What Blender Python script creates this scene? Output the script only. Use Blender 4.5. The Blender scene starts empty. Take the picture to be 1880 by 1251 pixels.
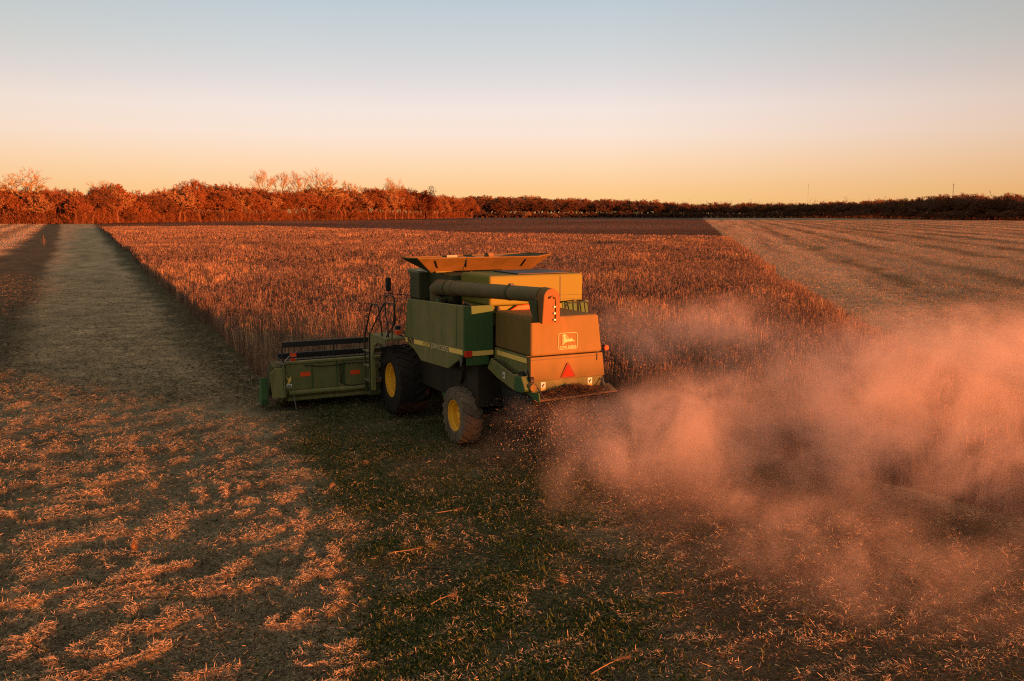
import bpy, bmesh, math, random
import numpy as np
from mathutils import Vector, Matrix
R = math.radians
sc = bpy.context.scene

# ------------------------------------------------------------------ camera
PITCH = 7.85
cam_d = bpy.data.cameras.new('camera')
cam = bpy.data.objects.new('camera', cam_d)
sc.collection.objects.link(cam)
cam.location = (0, 0, 4.95)
cam.rotation_euler = (R(90 - PITCH), 0, 0)
cam_d.sensor_width = 36.0
cam_d.lens = 36.0 * 1700 / 1880
cam_d.clip_start = 0.1
cam_d.clip_end = 20000
sc.camera = cam

# ------------------------------------------------------------------ sun, sky, exposure
SUN_AZ, SUN_EL = 124.5, 2.6          # azimuth clockwise from the view direction
sun_d = bpy.data.lights.new('sun', 'SUN')
sun_d.energy = 5.0
sun_d.angle = R(0.6)
sun_d.color = (1.0, 0.265, 0.065)
sun = bpy.data.objects.new('sun', sun_d)
sc.collection.objects.link(sun)
to_sun = Vector((math.sin(R(SUN_AZ)) * math.cos(R(SUN_EL)), math.cos(R(SUN_AZ)) * math.cos(R(SUN_EL)), math.sin(R(SUN_EL))))
sun.rotation_euler = to_sun.to_track_quat('Z', 'Y').to_euler()
sun.location = to_sun * 50

world = bpy.data.worlds.new('World')
sc.world = world
world.use_nodes = True
wn, wl = world.node_tree.nodes, world.node_tree.links
wn.clear()
w_out = wn.new('ShaderNodeOutputWorld')
w_bg = wn.new('ShaderNodeBackground')
w_tc = wn.new('ShaderNodeTexCoord')
w_sep = wn.new('ShaderNodeSeparateXYZ')
w_as = wn.new('ShaderNodeMath'); w_as.operation = 'ARCSINE'
w_mr = wn.new('ShaderNodeMapRange')
w_mr.inputs['From Min'].default_value = 0.0
w_mr.inputs['From Max'].default_value = R(45)
w_cr = wn.new('ShaderNodeValToRGB')
SKY = [(0.0, (0.96, 0.55, 0.19)), (1.35, (1.0, 0.61, 0.28)), (3.0, (1.01, 0.71, 0.46)), (4.6, (0.98, 0.79, 0.66)), (6.2, (0.92, 0.80, 0.74)),
       (7.75, (0.78, 0.73, 0.725)), (9.6, (0.65, 0.68, 0.69)), (12.4, (0.52, 0.605, 0.665)), (20, (0.38, 0.42, 0.42)), (45, (0.40, 0.38, 0.32))]  # upper stops, out of view, raised above sunset brightness as fill light
els = w_cr.color_ramp.elements
while len(els) > 1:
    els.remove(els[0])
els[0].position = 0.0; els[0].color = (*SKY[0][1], 1)
for e_, c_ in SKY[1:]:
    q = els.new(e_ / 45.0); q.color = (*c_, 1)
# a little more orange low down away from the middle of the view, as the twilight arch is
w_az = wn.new('ShaderNodeMath'); w_az.operation = 'MULTIPLY'
w_mix = wn.new('ShaderNodeMix'); w_mix.data_type = 'RGBA'; w_mix.blend_type = 'MULTIPLY'
w_sepx = wn.new('ShaderNodeMapRange'); w_sepx.inputs['From Min'].default_value = 0.05; w_sepx.inputs['From Max'].default_value = 0.32
wl.new(w_tc.outputs['Generated'], w_sep.inputs[0])
wl.new(w_sep.outputs['Z'], w_as.inputs[0])
wl.new(w_as.outputs[0], w_mr.inputs['Value'])
wl.new(w_mr.outputs[0], w_cr.inputs[0])
wl.new(w_sep.outputs['X'], w_az.inputs[0]); wl.new(w_sep.outputs['X'], w_az.inputs[1])
wl.new(w_az.outputs[0], w_sepx.inputs['Value'])
wl.new(w_sepx.outputs[0], w_mix.inputs['Factor'])
wl.new(w_cr.outputs[0], w_mix.inputs['A'])
w_mix.inputs['B'].default_value = (0.95, 0.91, 0.84, 1)
w_rx = wn.new('ShaderNodeMapRange'); w_rx.inputs['From Min'].default_value = 0.1; w_rx.inputs['From Max'].default_value = 0.55
w_mix2 = wn.new('ShaderNodeMix'); w_mix2.data_type = 'RGBA'; w_mix2.blend_type = 'MULTIPLY'
wl.new(w_sep.outputs['X'], w_rx.inputs['Value']); wl.new(w_rx.outputs[0], w_mix2.inputs['Factor'])
wl.new(w_mix.outputs['Result'], w_mix2.inputs['A']); w_mix2.inputs['B'].default_value = (0.83, 0.77, 0.74, 1)
wl.new(w_mix2.outputs['Result'], w_bg.inputs['Color'])
w_bg.inputs['Strength'].default_value = 0.30
wl.new(w_bg.outputs[0], w_out.inputs['Surface'])

sc.view_settings.view_transform = 'Standard'
sc.view_settings.look = 'None'
sc.view_settings.exposure = 1.72
sc.view_settings.gamma = 1.0
sc.render.engine = 'CYCLES'
cy = sc.cycles
cy.use_denoising = False
cy.max_bounces = 5
cy.diffuse_bounces = 2
cy.glossy_bounces = 2
cy.transparent_max_bounces = 8
cy.volume_bounces = 1
cy.volume_step_rate = 1.0
cy.volume_max_steps = 256
cy.use_adaptive_sampling = False
cy.filter_width = 1.15
rng = np.random.default_rng(7)
random.seed(7)

# ------------------------------------------------------------------ helpers
def tag(o, label=None, cat=None, group=None, kind=None):
    if label: o['label'] = label
    if cat: o['category'] = cat
    if group: o['group'] = group
    if kind: o['kind'] = kind
    return o

def link(name, me, mat=None, parent=None):
    o = bpy.data.objects.new(name, me)
    sc.collection.objects.link(o)
    if mat is not None and me is not None:
        me.materials.append(mat)
    if parent is not None:
        o.parent = parent
    return o

def empty(name, loc=(0, 0, 0), rz=0.0):
    o = bpy.data.objects.new(name, None)
    sc.collection.objects.link(o)
    o.location = loc
    o.rotation_euler = (0, 0, rz)
    o.empty_display_size = 0.2
    return o

def principled(name, col, rough=0.6, metal=0.0, spec=0.5):
    m = bpy.data.materials.new(name)
    m.use_nodes = True
    b = m.node_tree.nodes['Principled BSDF']
    b.inputs['Base Color'].default_value = (*col, 1)
    b.inputs['Roughness'].default_value = rough
    b.inputs['Metallic'].default_value = metal
    b.inputs['Specular IOR Level'].default_value = spec
    return m

def mixcol(nt, fac, a, b):
    m = nt.nodes.new('ShaderNodeMix'); m.data_type = 'RGBA'
    if isinstance(fac, (int, float)): m.inputs['Factor'].default_value = fac
    else: nt.links.new(fac, m.inputs['Factor'])
    for s, v in (('A', a), ('B', b)):
        if isinstance(v, tuple): m.inputs[s].default_value = (*v, 1)
        else: nt.links.new(v, m.inputs[s])
    return m.outputs['Result']

def noise(nt, scale, detail=4, rough=0.6, vec=None, dist=0.0):
    n = nt.nodes.new('ShaderNodeTexNoise')
    n.inputs['Scale'].default_value = scale
    n.inputs['Detail'].default_value = detail
    n.inputs['Roughness'].default_value = rough
    n.inputs['Distortion'].default_value = dist
    if vec is not None: nt.links.new(vec, n.inputs['Vector'])
    return n.outputs['Fac']

def maprange(nt, v, a, b, c=0.0, d=1.0):
    m = nt.nodes.new('ShaderNodeMapRange')
    for k, x in (('From Min', a), ('From Max', b), ('To Min', c), ('To Max', d)):
        m.inputs[k].default_value = x
    nt.links.new(v, m.inputs['Value'])
    return m.outputs[0]

def dusty_paint(name, col, dust=(0.21, 0.15, 0.075), amount=0.35, rough=0.6, spec=0.15):
    """painted sheet metal with field dust in blotches, streaks and on what faces up"""
    m = principled(name, col, rough, 0, spec)
    nt = m.node_tree
    b = nt.nodes['Principled BSDF']
    tc = nt.nodes.new('ShaderNodeTexCoord')
    mp = nt.nodes.new('ShaderNodeMapping'); mp.inputs['Scale'].default_value = (1, 1, 0.3)
    nt.links.new(tc.outputs['Object'], mp.inputs['Vector'])
    n1 = maprange(nt, noise(nt, 2.2, 8, 0.72, mp.outputs[0], 0.4), 0.34, 0.68)
    n2 = maprange(nt, noise(nt, 30, 4, 0.7, tc.outputs['Object']), 0.35, 0.8)
    geo = nt.nodes.new('ShaderNodeNewGeometry')
    sp = nt.nodes.new('ShaderNodeSeparateXYZ'); nt.links.new(geo.outputs['Normal'], sp.inputs[0])
    upf = maprange(nt, sp.outputs['Z'], 0.2, 1.0, 0.0, 0.45)
    a = nt.nodes.new('ShaderNodeMath'); a.operation = 'MULTIPLY_ADD'
    nt.links.new(n1, a.inputs[0]); a.inputs[1].default_value = amount; nt.links.new(upf, a.inputs[2])
    c = nt.nodes.new('ShaderNodeMath'); c.operation = 'MULTIPLY_ADD'; c.use_clamp = True
    nt.links.new(n2, c.inputs[0]); c.inputs[1].default_value = amount * 0.35; nt.links.new(a.outputs[0], c.inputs[2])
    nt.links.new(mixcol(nt, c.outputs[0], col, dust), b.inputs['Base Color'])
    nt.links.new(maprange(nt, c.outputs[0], 0, 1, rough, 0.9), b.inputs['Roughness'])
    bp = nt.nodes.new('ShaderNodeBump'); bp.inputs['Strength'].default_value = 0.12; bp.inputs['Distance'].default_value = 0.02
    nt.links.new(noise(nt, 1.6, 2, 0.5, tc.outputs['Object']), bp.inputs['Height'])
    nt.links.new(bp.outputs[0], b.inputs['Normal'])
    return m

M = {
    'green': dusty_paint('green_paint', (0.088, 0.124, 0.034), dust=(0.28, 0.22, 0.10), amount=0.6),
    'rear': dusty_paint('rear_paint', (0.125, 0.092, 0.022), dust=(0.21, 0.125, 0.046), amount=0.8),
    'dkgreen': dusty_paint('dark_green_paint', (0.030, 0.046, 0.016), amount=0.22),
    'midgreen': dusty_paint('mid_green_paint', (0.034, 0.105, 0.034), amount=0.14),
    'engine': dusty_paint('engine_paint', (0.15, 0.155, 0.018), dust=(0.20, 0.15, 0.04), amount=0.4),
    'black': principled('black_metal', (0.010, 0.010, 0.009), 0.6),
    'dark': dusty_paint('dark_underbody', (0.012, 0.012, 0.010), amount=0.12),
    'yellow': dusty_paint('yellow_paint', (0.85, 0.44, 0.02), dust=(0.4, 0.2, 0.05), amount=0.25),
    'stripe': principled('yellow_decal', (0.80, 0.55, 0.14), 0.5, 0, 0.08),
    'cream': principled('cream_decal', (0.52, 0.42, 0.22), 0.5, 0, 0.08),
    'red': principled('red_reflector', (0.62, 0.035, 0.015), 0.25, 0, 0.08),
    'orange': principled('orange_reflector', (0.85, 0.09, 0.02), 0.3, 0, 0.08),
    'white': principled('white_decal', (0.75, 0.72, 0.66), 0.5),
    'steel': principled('worn_steel', (0.26, 0.22, 0.18), 0.4, 0.6),
    'gray': principled('grey_steel', (0.10, 0.10, 0.09), 0.5, 0.3),
    'rust': dusty_paint('rusty_steel', (0.12, 0.05, 0.025), amount=0.5),
    'spout': dusty_paint('spout_paint', (0.17, 0.075, 0.02), dust=(0.22, 0.13, 0.05), amount=0.3),
    'auger': dusty_paint('auger_paint', (0.085, 0.080, 0.036), dust=(0.22, 0.16, 0.085), amount=0.45),
    'darkred': principled('dark_red_border', (0.14, 0.018, 0.010), 0.4, 0, 0.08),
    'fluor': principled('fluorescent_orange', (0.50, 0.022, 0.006), 0.6, 0, 0.08),
    'lamp': principled('amber_lens', (0.30, 0.06, 0.02), 0.4, 0, 0.08),
    'glass': principled('dark_glass', (0.01, 0.012, 0.012), 0.08),
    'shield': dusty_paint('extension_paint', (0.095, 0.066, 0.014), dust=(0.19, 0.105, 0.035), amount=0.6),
}
# tyre rubber: black with dried mud
def tyre_mat():
    m = dusty_paint('tyre_rubber', (0.012, 0.011, 0.010), dust=(0.07, 0.052, 0.034), amount=0.22, rough=0.85, spec=0.2)
    return m
M['tyre'] = tyre_mat()
M['tyre_dusty'] = dusty_paint('dusty_tyre_rubber', (0.05, 0.042, 0.034), dust=(0.20, 0.15, 0.10), amount=0.9, rough=0.9, spec=0.1)

def bm_obj(name, bm, mat, parent, bevel=0.0, seg=2, smooth=False):
    me = bpy.data.meshes.new(name)
    bmesh.ops.recalc_face_normals(bm, faces=bm.faces[:])
    bm.to_mesh(me); bm.free()
    if smooth:
        me.polygons.foreach_set('use_smooth', [True] * len(me.polygons))
    o = link(name, me, mat, parent)
    if bevel:
        b = o.modifiers.new('bevel', 'BEVEL'); b.width = bevel; b.segments = seg; b.limit_method = 'ANGLE'; b.angle_limit = R(35)
    return o

def add_box(bm, x0, x1, y0, y1, z0, z1):
    vs = [bm.verts.new((x, y, z)) for x in (x0, x1) for y in (y0, y1) for z in (z0, z1)]
    for f in ((0, 1, 3, 2), (4, 6, 7, 5), (0, 4, 5, 1), (2, 3, 7, 6), (0, 2, 6, 4), (1, 5, 7, 3)):
        bm.faces.new([vs[i] for i in f])
    return vs

def add_prism(bm, pts, d):
    """pts: closed 3-D polygon; d: extrusion vector"""
    d = Vector(d)
    a = [bm.verts.new(Vector(p)) for p in pts]
    b = [bm.verts.new(Vector(p) + d) for p in pts]
    n = len(pts)
    bm.faces.new(a); bm.faces.new(b[::-1])
    for i in range(n):
        bm.faces.new((a[i], b[i], b[(i + 1) % n], a[(i + 1) % n]))

def add_tube(bm, path, r, n=8, caps=True):
    path = [Vector(p) for p in path]
    rs = r if isinstance(r, (list, tuple)) else [r] * len(path)
    rings = []
    ref = None
    for i, p in enumerate(path):
        t = (path[min(i + 1, len(path) - 1)] - path[max(i - 1, 0)]).normalized()
        if ref is None:
            ref = Vector((0, 0, 1)) if abs(t.z) < 0.9 else Vector((1, 0, 0))
        u = (ref - t * ref.dot(t)).normalized(); ref = u
        w = t.cross(u)
        rings.append([bm.verts.new(p + (u * math.cos(2 * math.pi * k / n) + w * math.sin(2 * math.pi * k / n)) * rs[i]) for k in range(n)])
    for a, b in zip(rings, rings[1:]):
        for k in range(n):
            bm.faces.new((a[k], a[(k + 1) % n], b[(k + 1) % n], b[k]))
    if caps:
        bm.faces.new(rings[0][::-1]); bm.faces.new(rings[-1])

def add_lathe_y(bm, prof, n=48, c=(0, 0, 0)):
    """profile of (y, r) points turned about the local y axis"""
    rings = []
    for y, r in prof:
        rings.append([bm.verts.new((c[0] + r * math.cos(2 * math.pi * k / n), c[1] + y, c[2] + r * math.sin(2 * math.pi * k / n))) for k in range(n)])
    for a, b in zip(rings, rings[1:]):
        for k in range(n):
            bm.faces.new((a[k], a[(k + 1) % n], b[(k + 1) % n], b[k]))
    return rings

def part(name, mat, parent, boxes=(), tubes=(), prisms=(), bevel=0.0, seg=2, smooth=False):
    bm = bmesh.new()
    for b in boxes: add_box(bm, *b)
    for t in tubes: add_tube(bm, *t)
    for p in prisms: add_prism(bm, *p)
    return bm_obj(name, bm, mat, parent, bevel, seg, smooth)

def each(name, mat, parent, boxes=(), tubes=(), prisms=(), bevel=0.0, seg=2, smooth=False):
    for b in boxes: part(name, mat, parent, [b], (), (), bevel, seg, smooth)
    for t in tubes: part(name, mat, parent, (), [t], (), bevel, seg, smooth)
    for p in prisms: part(name, mat, parent, (), (), [p], bevel, seg, smooth)

def text_mesh(s, size, depth=0.004, bold=0.0, sx=1.0):
    cu = bpy.data.curves.new('lettering', 'FONT')
    cu.body = s; cu.size = size; cu.extrude = depth; cu.align_x = 'CENTER'; cu.align_y = 'CENTER'; cu.offset = bold; cu.resolution_u = 2
    t = bpy.data.objects.new('lettering', cu)
    sc.collection.objects.link(t)
    dg = bpy.context.evaluated_depsgraph_get(); dg.update()
    me = bpy.data.meshes.new_from_object(t.evaluated_get(dg))
    bpy.data.objects.remove(t); bpy.data.curves.remove(cu)
    me.transform(Matrix.Diagonal((sx, 1, 1, 1)))
    me.materials.clear()
    return me

# value noise
_tabs = {}
def vnoise(x, y, seed=0):
    if seed not in _tabs:
        _tabs[seed] = np.random.default_rng(1000 + seed).random((256, 256))
    t = _tabs[seed]
    x = np.asarray(x, float); y = np.asarray(y, float)
    xi = np.floor(x).astype(int); yi = np.floor(y).astype(int)
    fx = x - xi; fy = y - yi
    fx = fx * fx * (3 - 2 * fx); fy = fy * fy * (3 - 2 * fy)
    a = t[xi & 255, yi & 255]; b = t[(xi + 1) & 255, yi & 255]
    c = t[xi & 255, (yi + 1) & 255]; d = t[(xi + 1) & 255, (yi + 1) & 255]
    return (a * (1 - fx) + b * fx) * (1 - fy) + (c * (1 - fx) + d * fx) * fy

def fbm(x, y, seed=0, oct=3):
    s = 0; a = 0.5; tot = 0
    for i in range(oct):
        s = s + a * vnoise(x * 2 ** i + 17.3 * i, y * 2 ** i + 5.1 * i, seed + i); tot += a; a *= 0.5
    return s / tot

def sstep(a, b, x):
    t = np.clip((x - a) / (b - a), 0, 1)
    return t * t * (3 - 2 * t)

def ribbons(name, P0, P1, W, C, mat, parent=None, taper=0.35):
    """one mesh of n blades running from P0 to P1 with half width W, colour C per blade"""
    n = len(P0)
    V = np.empty((n, 4, 3), np.float32)
    V[:, 0] = P0 - W; V[:, 1] = P0 + W; V[:, 2] = P1 + W * taper; V[:, 3] = P1 - W * taper
    me = bpy.data.meshes.new(name)
    me.vertices.add(n * 4); me.loops.add(n * 4); me.polygons.add(n)
    me.vertices.foreach_set('co', V.ravel())
    me.loops.foreach_set('vertex_index', np.arange(n * 4, dtype=np.int32))
    me.polygons.foreach_set('loop_start', np.arange(0, n * 4, 4, dtype=np.int32))
    at = me.color_attributes.new('Col', 'FLOAT_COLOR', 'POINT')
    cc = np.ones((n, 4, 4), np.float32); cc[:, :, :3] = C[:, None, :]
    at.data.foreach_set('color', cc.ravel())
    me.update(calc_edges=True)
    return link(name, me, mat, parent)

def veg_mat(name, transl=0.25, rough=0.85):
    m = bpy.data.materials.new(name); m.use_nodes = True
    nt = m.node_tree; nt.nodes.clear()
    out = nt.nodes.new('ShaderNodeOutputMaterial')
    at = nt.nodes.new('ShaderNodeAttribute'); at.attribute_name = 'Col'
    d = nt.nodes.new('ShaderNodeBsdfDiffuse'); t = nt.nodes.new('ShaderNodeBsdfTranslucent')
    mx = nt.nodes.new('ShaderNodeMixShader'); mx.inputs[0].default_value = transl
    nt.links.new(at.outputs['Color'], d.inputs['Color']); nt.links.new(at.outputs['Color'], t.inputs['Color'])
    nt.links.new(d.outputs[0], mx.inputs[1]); nt.links.new(t.outputs[0], mx.inputs[2])
    nt.links.new(mx.outputs[0], out.inputs['Surface'])
    return m
VEG = veg_mat('dry_plant')

# ------------------------------------------------------------------ places on the land
TH = R(27)                                   # the harvester heads 27 degrees left of the view
O2 = np.array([0.03, 20.25])
FW = np.array([-math.sin(TH), math.cos(TH)]); LF = np.array([-math.cos(TH), -math.sin(TH)])
def to_loc(x, y):
    dx, dy = x - O2[0], y - O2[1]
    return dx * FW[0] + dy * FW[1], dx * LF[0] + dy * LF[1]
def to_wor(X, Y):
    return O2[0] + FW[0] * X + LF[0] * Y, O2[1] + FW[1] * X + LF[1] * Y

CROP_L = np.array([(-146, 330), (-61.5, 145), (-32.7, 81.9), (-20.1, 55), (-12.8, 38.5), (-9.1, 30.6), (-7.3, 27.0)])
CROP_F = np.array([(-128, 293), (-93, 318), (-35, 251), (-9.7, 207), (17.7, 190), (40, 172)])
CROP_R = np.array([(40, 172), (23.8, 88.4), (16.5, 50), (13.6, 34.7), (12.6, 25), (12.4, 12), (12.9, 0), (14.5, -12)])
PATH_L = np.array([(-143, 296), (-70.4, 145), (-42.7, 86), (-21.1, 40.4), (-15.5, 29)])
hd = [to_wor(6.25, 4.05), to_wor(6.25, -3.85), to_wor(0, -3.85), to_wor(-5, -4.1), to_wor(-9, -4.9), to_wor(-15.5, -6.0)]
CROP = np.array(list(CROP_L) + hd + list(CROP_R[::-1][1:]) + list(CROP_F[::-1]))

CROP_BIG = CROP
def inside(x, y, poly):
    r = np.zeros(np.shape(x), bool)
    n = len(poly)
    for i in range(n):
        x0, y0 = poly[i]; x1, y1 = poly[(i + 1) % n]
        if y0 == y1: continue
        c = ((y0 > y) != (y1 > y)) & (x < (x1 - x0) * (y - y0) / (y1 - y0) + x0)
        r ^= c
    return r
def crop_in(x, y):
    r = np.hypot(x, y)
    k = np.clip((r - 22) / 60, 0.0, 1.0)
    jx = (0.35 + 0.9 * k) * 2 * (fbm(x * 0.55, y * 0.55, 140, 3) - 0.5) + 5.0 * k * (fbm(x * 0.03, y * 0.03, 145, 2) - 0.5)
    jy = 0.5 * (fbm(x * 0.6, y * 0.6, 150, 3) - 0.5)
    return inside(x + jx, y + jy, CROP) & inside(x, y, CROP_BIG)
def xat(line, y):
    l = line[np.argsort(line[:, 1])]
    lo = (l[1] - l[0]); hi = (l[-1] - l[-2])
    v = np.interp(y, l[:, 1], l[:, 0])
    v = np.where(y < l[0, 1], l[0, 0] + (y - l[0, 1]) * lo[0] / lo[1], v)
    return np.where(y > l[-1, 1], l[-1, 0] + (y - l[-1, 1]) * hi[0] / hi[1], v)

RIDGE_A = R(30)                              # raked residue lies across the direction of travel
def ridge_uv(x, y):
    return x * math.cos(RIDGE_A) + y * math.sin(RIDGE_A), -x * math.sin(RIDGE_A) + y * math.cos(RIDGE_A)
def swath_mask(x, y):
    X, Y = to_loc(x, y)
    w = 0.6 * (fbm(x * 0.5, y * 0.5, 40) - 0.5)
    Yl = 4.0 + (4.5 - X) * 0.16; Yr = 0.0 + np.clip(-2.5 - X, 0, 20) * 0.42      # it drifted while it turned in
    return sstep(Yl + 0.5, Yl - 0.5, Y + 2.0 * w) * sstep(Yr - 1.0, Yr + 1.0, Y + 2.5 * w) * sstep(6.5, 5.0, X)
def ridge(x, y):
    """raked straw: thin broken streaks, about a metre apart, lying across the travel"""
    u, v = ridge_uv(x, y)
    wob = 0.22 * fbm(u * 0.8, v * 0.8, 7, 2)
    a = fbm(u * 0.40, v * 1.25 + wob, 3, 2)
    line = sum(sstep(0.032, 0.008, np.abs(a - c)) for c in (0.27, 0.36, 0.45, 0.54, 0.63, 0.72))
    brk = sstep(0.45, 0.56, fbm(u * 2.1 + 9, v * 3.2, 9, 3))
    m = np.clip(line, 0, 1) * brk
    X, Y = to_loc(x, y)
    Yr = 0.0 + np.clip(-2.5 - X, 0, 20) * 0.42
    return m * (1 - 0.75 * swath_mask(x, y)) * (0.25 + 0.75 * sstep(Yr - 0.5, Yr + 1.5, Y))
def ground_z(x, y):
    r = np.hypot(x, y)
    near = sstep(95, 30, r)
    z = 0.060 * ridge(x, y) + 0.036 * (fbm(x * 1.4, y * 1.4, 20, 3) - 0.5)
    far = 0.22 * (fbm(x * 0.11, y * 0.11, 30, 3) - 0.5) * sstep(28, 60, r)
    return z * near + far - 0.02

def ground_col(x, y):
    """real colours of soil, straw and weeds, never of light"""
    n1 = fbm(x * 1.1, y * 1.1, 50, 4); n2 = fbm(x * 0.18, y * 0.18, 60, 3)
    soil = np.array((0.050, 0.036, 0.022)); straw = np.array((0.26, 0.175, 0.105)); grey = np.array((0.25, 0.195, 0.12))
    weed = np.array((0.046, 0.050, 0.020)); brown = np.array((0.115, 0.066, 0.038))
    def mix(a, b, f): return a * (1 - f[..., None]) + b * f[..., None]
    base = np.broadcast_to(grey, x.shape + (3,)) * (0.55 + 0.9 * n1[..., None])
    base = mix(base, soil, 0.65 * sstep(0.5, 0.72, n2 * 0.5 + n1 * 0.5))
    # residue heaped in the raked ridges of the near left
    rg = ridge(x, y) * sstep(60, 25, np.hypot(x, y))
    base = mix(base, straw, 0.5 * rg)
    X, Y = to_loc(x, y)
    # freshly cut swath behind the harvester: dark soil and low weeds
    sw = swath_mask(x, y)
    base = mix(base, weed * (0.6 + 0.8 * n1[..., None]), 0.85 * sw)
    # chopped residue thrown out on its right side
    Yr = 0.0 + np.clip(-2.5 - X, 0, 20) * 0.42
    ch = sstep(Yr + 0.6, Yr - 1.4, Y) * sstep(6, 4, X) * sstep(-4.6, -3.6, Y)
    base = mix(base, brown * (0.6 + 0.9 * n1[..., None]), 0.8 * ch)
    # the mown path: a thin even mat of pale straw, its crop foot darkened for weeds and painted shade
    dc = xat(CROP_L, y) - x
    pm = sstep(0.3, 2.6, dc + (n1 - 0.5) * 2.5) * sstep(20, 34, y) * (x < xat(CROP_L, y))
    base = mix(base, np.array((0.37, 0.262, 0.152)) * (0.35 + 0.6 * n1[..., None] + 0.6 * vnoise(x * 0.9, y * 2.6, 52)[..., None]), 0.88 * pm)
    ft = sstep(2.2, 0.4, dc + (n1 - 0.5) * 1.5) * (dc > -1) * sstep(18, 26, y)
    base = mix(base, np.array((0.050, 0.045, 0.020)), 0.85 * ft)
    # the darker strip left of the path, and the straw field beyond it
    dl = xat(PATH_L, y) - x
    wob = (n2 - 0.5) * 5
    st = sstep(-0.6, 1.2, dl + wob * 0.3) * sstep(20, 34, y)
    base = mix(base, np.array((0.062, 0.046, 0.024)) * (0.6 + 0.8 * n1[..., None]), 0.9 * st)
    lf = sstep(5.0, 8.0, dl + wob) * sstep(30, 44, y)
    bands = 0.5 + 0.5 * np.sin(dl * 0.75 + 2.2 * n2)
    base = mix(base, straw * 1.35 * (0.55 + 0.6 * bands[..., None]), lf)
    # right-hand stubble with dark tracks
    dr = x - xat(CROP_R, y)
    rt = sstep(0.2, 1.5, dr) * sstep(8, 14, y)
    s = dr - 0.035 * y + 0.8 * (n2 - 0.5) * 4
    trk = np.zeros_like(x)
    for k, c0 in enumerate((6.4, 14.8, 23.6, 32.5, 41.5, 52, 63, 76, 92, 110, 131, 155)):
        w = 1.2 + 0.36 * k
        trk = np.maximum(trk, np.exp(-((s - c0) / w) ** 2) * (0.55 + 0.45 * sstep(0.4, 0.6, vnoise(y * 0.055 + 3.3 * k, s * 0.02, 70))))
    fine = vnoise(s * 1.7, y * 0.03, 75)
    wide = vnoise(s * 0.42 + 5, y * 0.012, 76)
    rcol = np.array((0.27, 0.172, 0.102)) * 1.3 * (0.35 + 0.35 * n1[..., None] + 0.4 * fine[..., None] + 0.5 * wide[..., None])
    rcol = mix(rcol, np.array((0.085, 0.066, 0.032)), 0.78 * np.clip(trk, 0, 1))
    base = mix(base, rcol, rt)
    # beyond the standing crop: dark bare field
    yf = np.interp(x, CROP_F[:, 0], CROP_F[:, 1])
    bf = sstep(-6, 14, y - yf + 18 * (n2 - 0.5)) * (x > xat(CROP_L, y)) * (x < 40 + (y - 172) * 0.197)
    base = mix(base, np.array((0.115, 0.062, 0.038)) * (0.75 + 0.5 * vnoise(x * 0.02, y * 0.012, 81)[..., None] - 0.3 * vnoise(x * 0.05, y * 0.05, 82)[..., None]), bf.astype(float))
    cr = crop_in(x, y)
    base = mix(base, np.array((0.10, 0.055, 0.035)), cr.astype(float))
    return base

# ------------------------------------------------------------------ ground
def ground_mat():
    m = bpy.data.materials.new('field_soil'); m.use_nodes = True
    nt = m.node_tree; b = nt.nodes['Principled BSDF']
    at = nt.nodes.new('ShaderNodeAttribute'); at.attribute_name = 'Col'
    tc = nt.nodes.new('ShaderNodeTexCoord')
    n1 = noise(nt, 9.0, 6, 0.75, tc.outputs['Object'])
    n2 = noise(nt, 1.3, 5, 0.7, tc.outputs['Object'])
    mul = nt.nodes.new('ShaderNodeMix'); mul.data_type = 'RGBA'; mul.blend_type = 'MULTIPLY'; mul.inputs['Factor'].default_value = 1.0
    k = nt.nodes.new('ShaderNodeMath'); k.operation = 'MULTIPLY'
    nt.links.new(maprange(nt, n1, 0.3, 0.7, 0.45, 1.6), k.inputs[0]); nt.links.new(maprange(nt, n2, 0.3, 0.7, 0.7, 1.3), k.inputs[1])
    nt.links.new(at.outputs['Color'], mul.inputs['A']); nt.links.new(k.outputs[0], mul.inputs['B'])
    nt.links.new(mul.outputs['Result'], b.inputs['Base Color'])
    b.inputs['Roughness'].default_value = 0.95
    b.inputs['Specular IOR Level'].default_value = 0.05
    bp = nt.nodes.new('ShaderNodeBump'); bp.inputs['Strength'].default_value = 0.8; bp.inputs['Distance'].default_value = 0.06
    nt.links.new(n1, bp.inputs['Height']); nt.links.new(bp.outputs[0], b.inputs['Normal'])
    return m
SOIL = ground_mat()

def fan_ground():
    ang = np.concatenate([np.radians(np.linspace(-180, -42, 56)[:-1]), np.radians(np.linspace(-42, 42, 560)), np.radians(np.linspace(42, 180, 56)[1:])])
    rad = np.concatenate([np.linspace(0.5, 8, 10)[:-1], np.geomspace(8, 70, 400)[:-1], np.geomspace(70, 9000, 190)])
    A, Rr = np.meshgrid(ang, rad)
    x = Rr * np.sin(A); y = Rr * np.cos(A)
    return x, y, len(rad), len(ang)
gx, gy, NR, NA = fan_ground()
gz = ground_z(gx, gy)
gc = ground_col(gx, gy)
path_f = (gx > xat(PATH_L, gy)) & (gx < xat(CROP_L, gy)) & (gy > 30) & (gy < 330)

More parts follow.
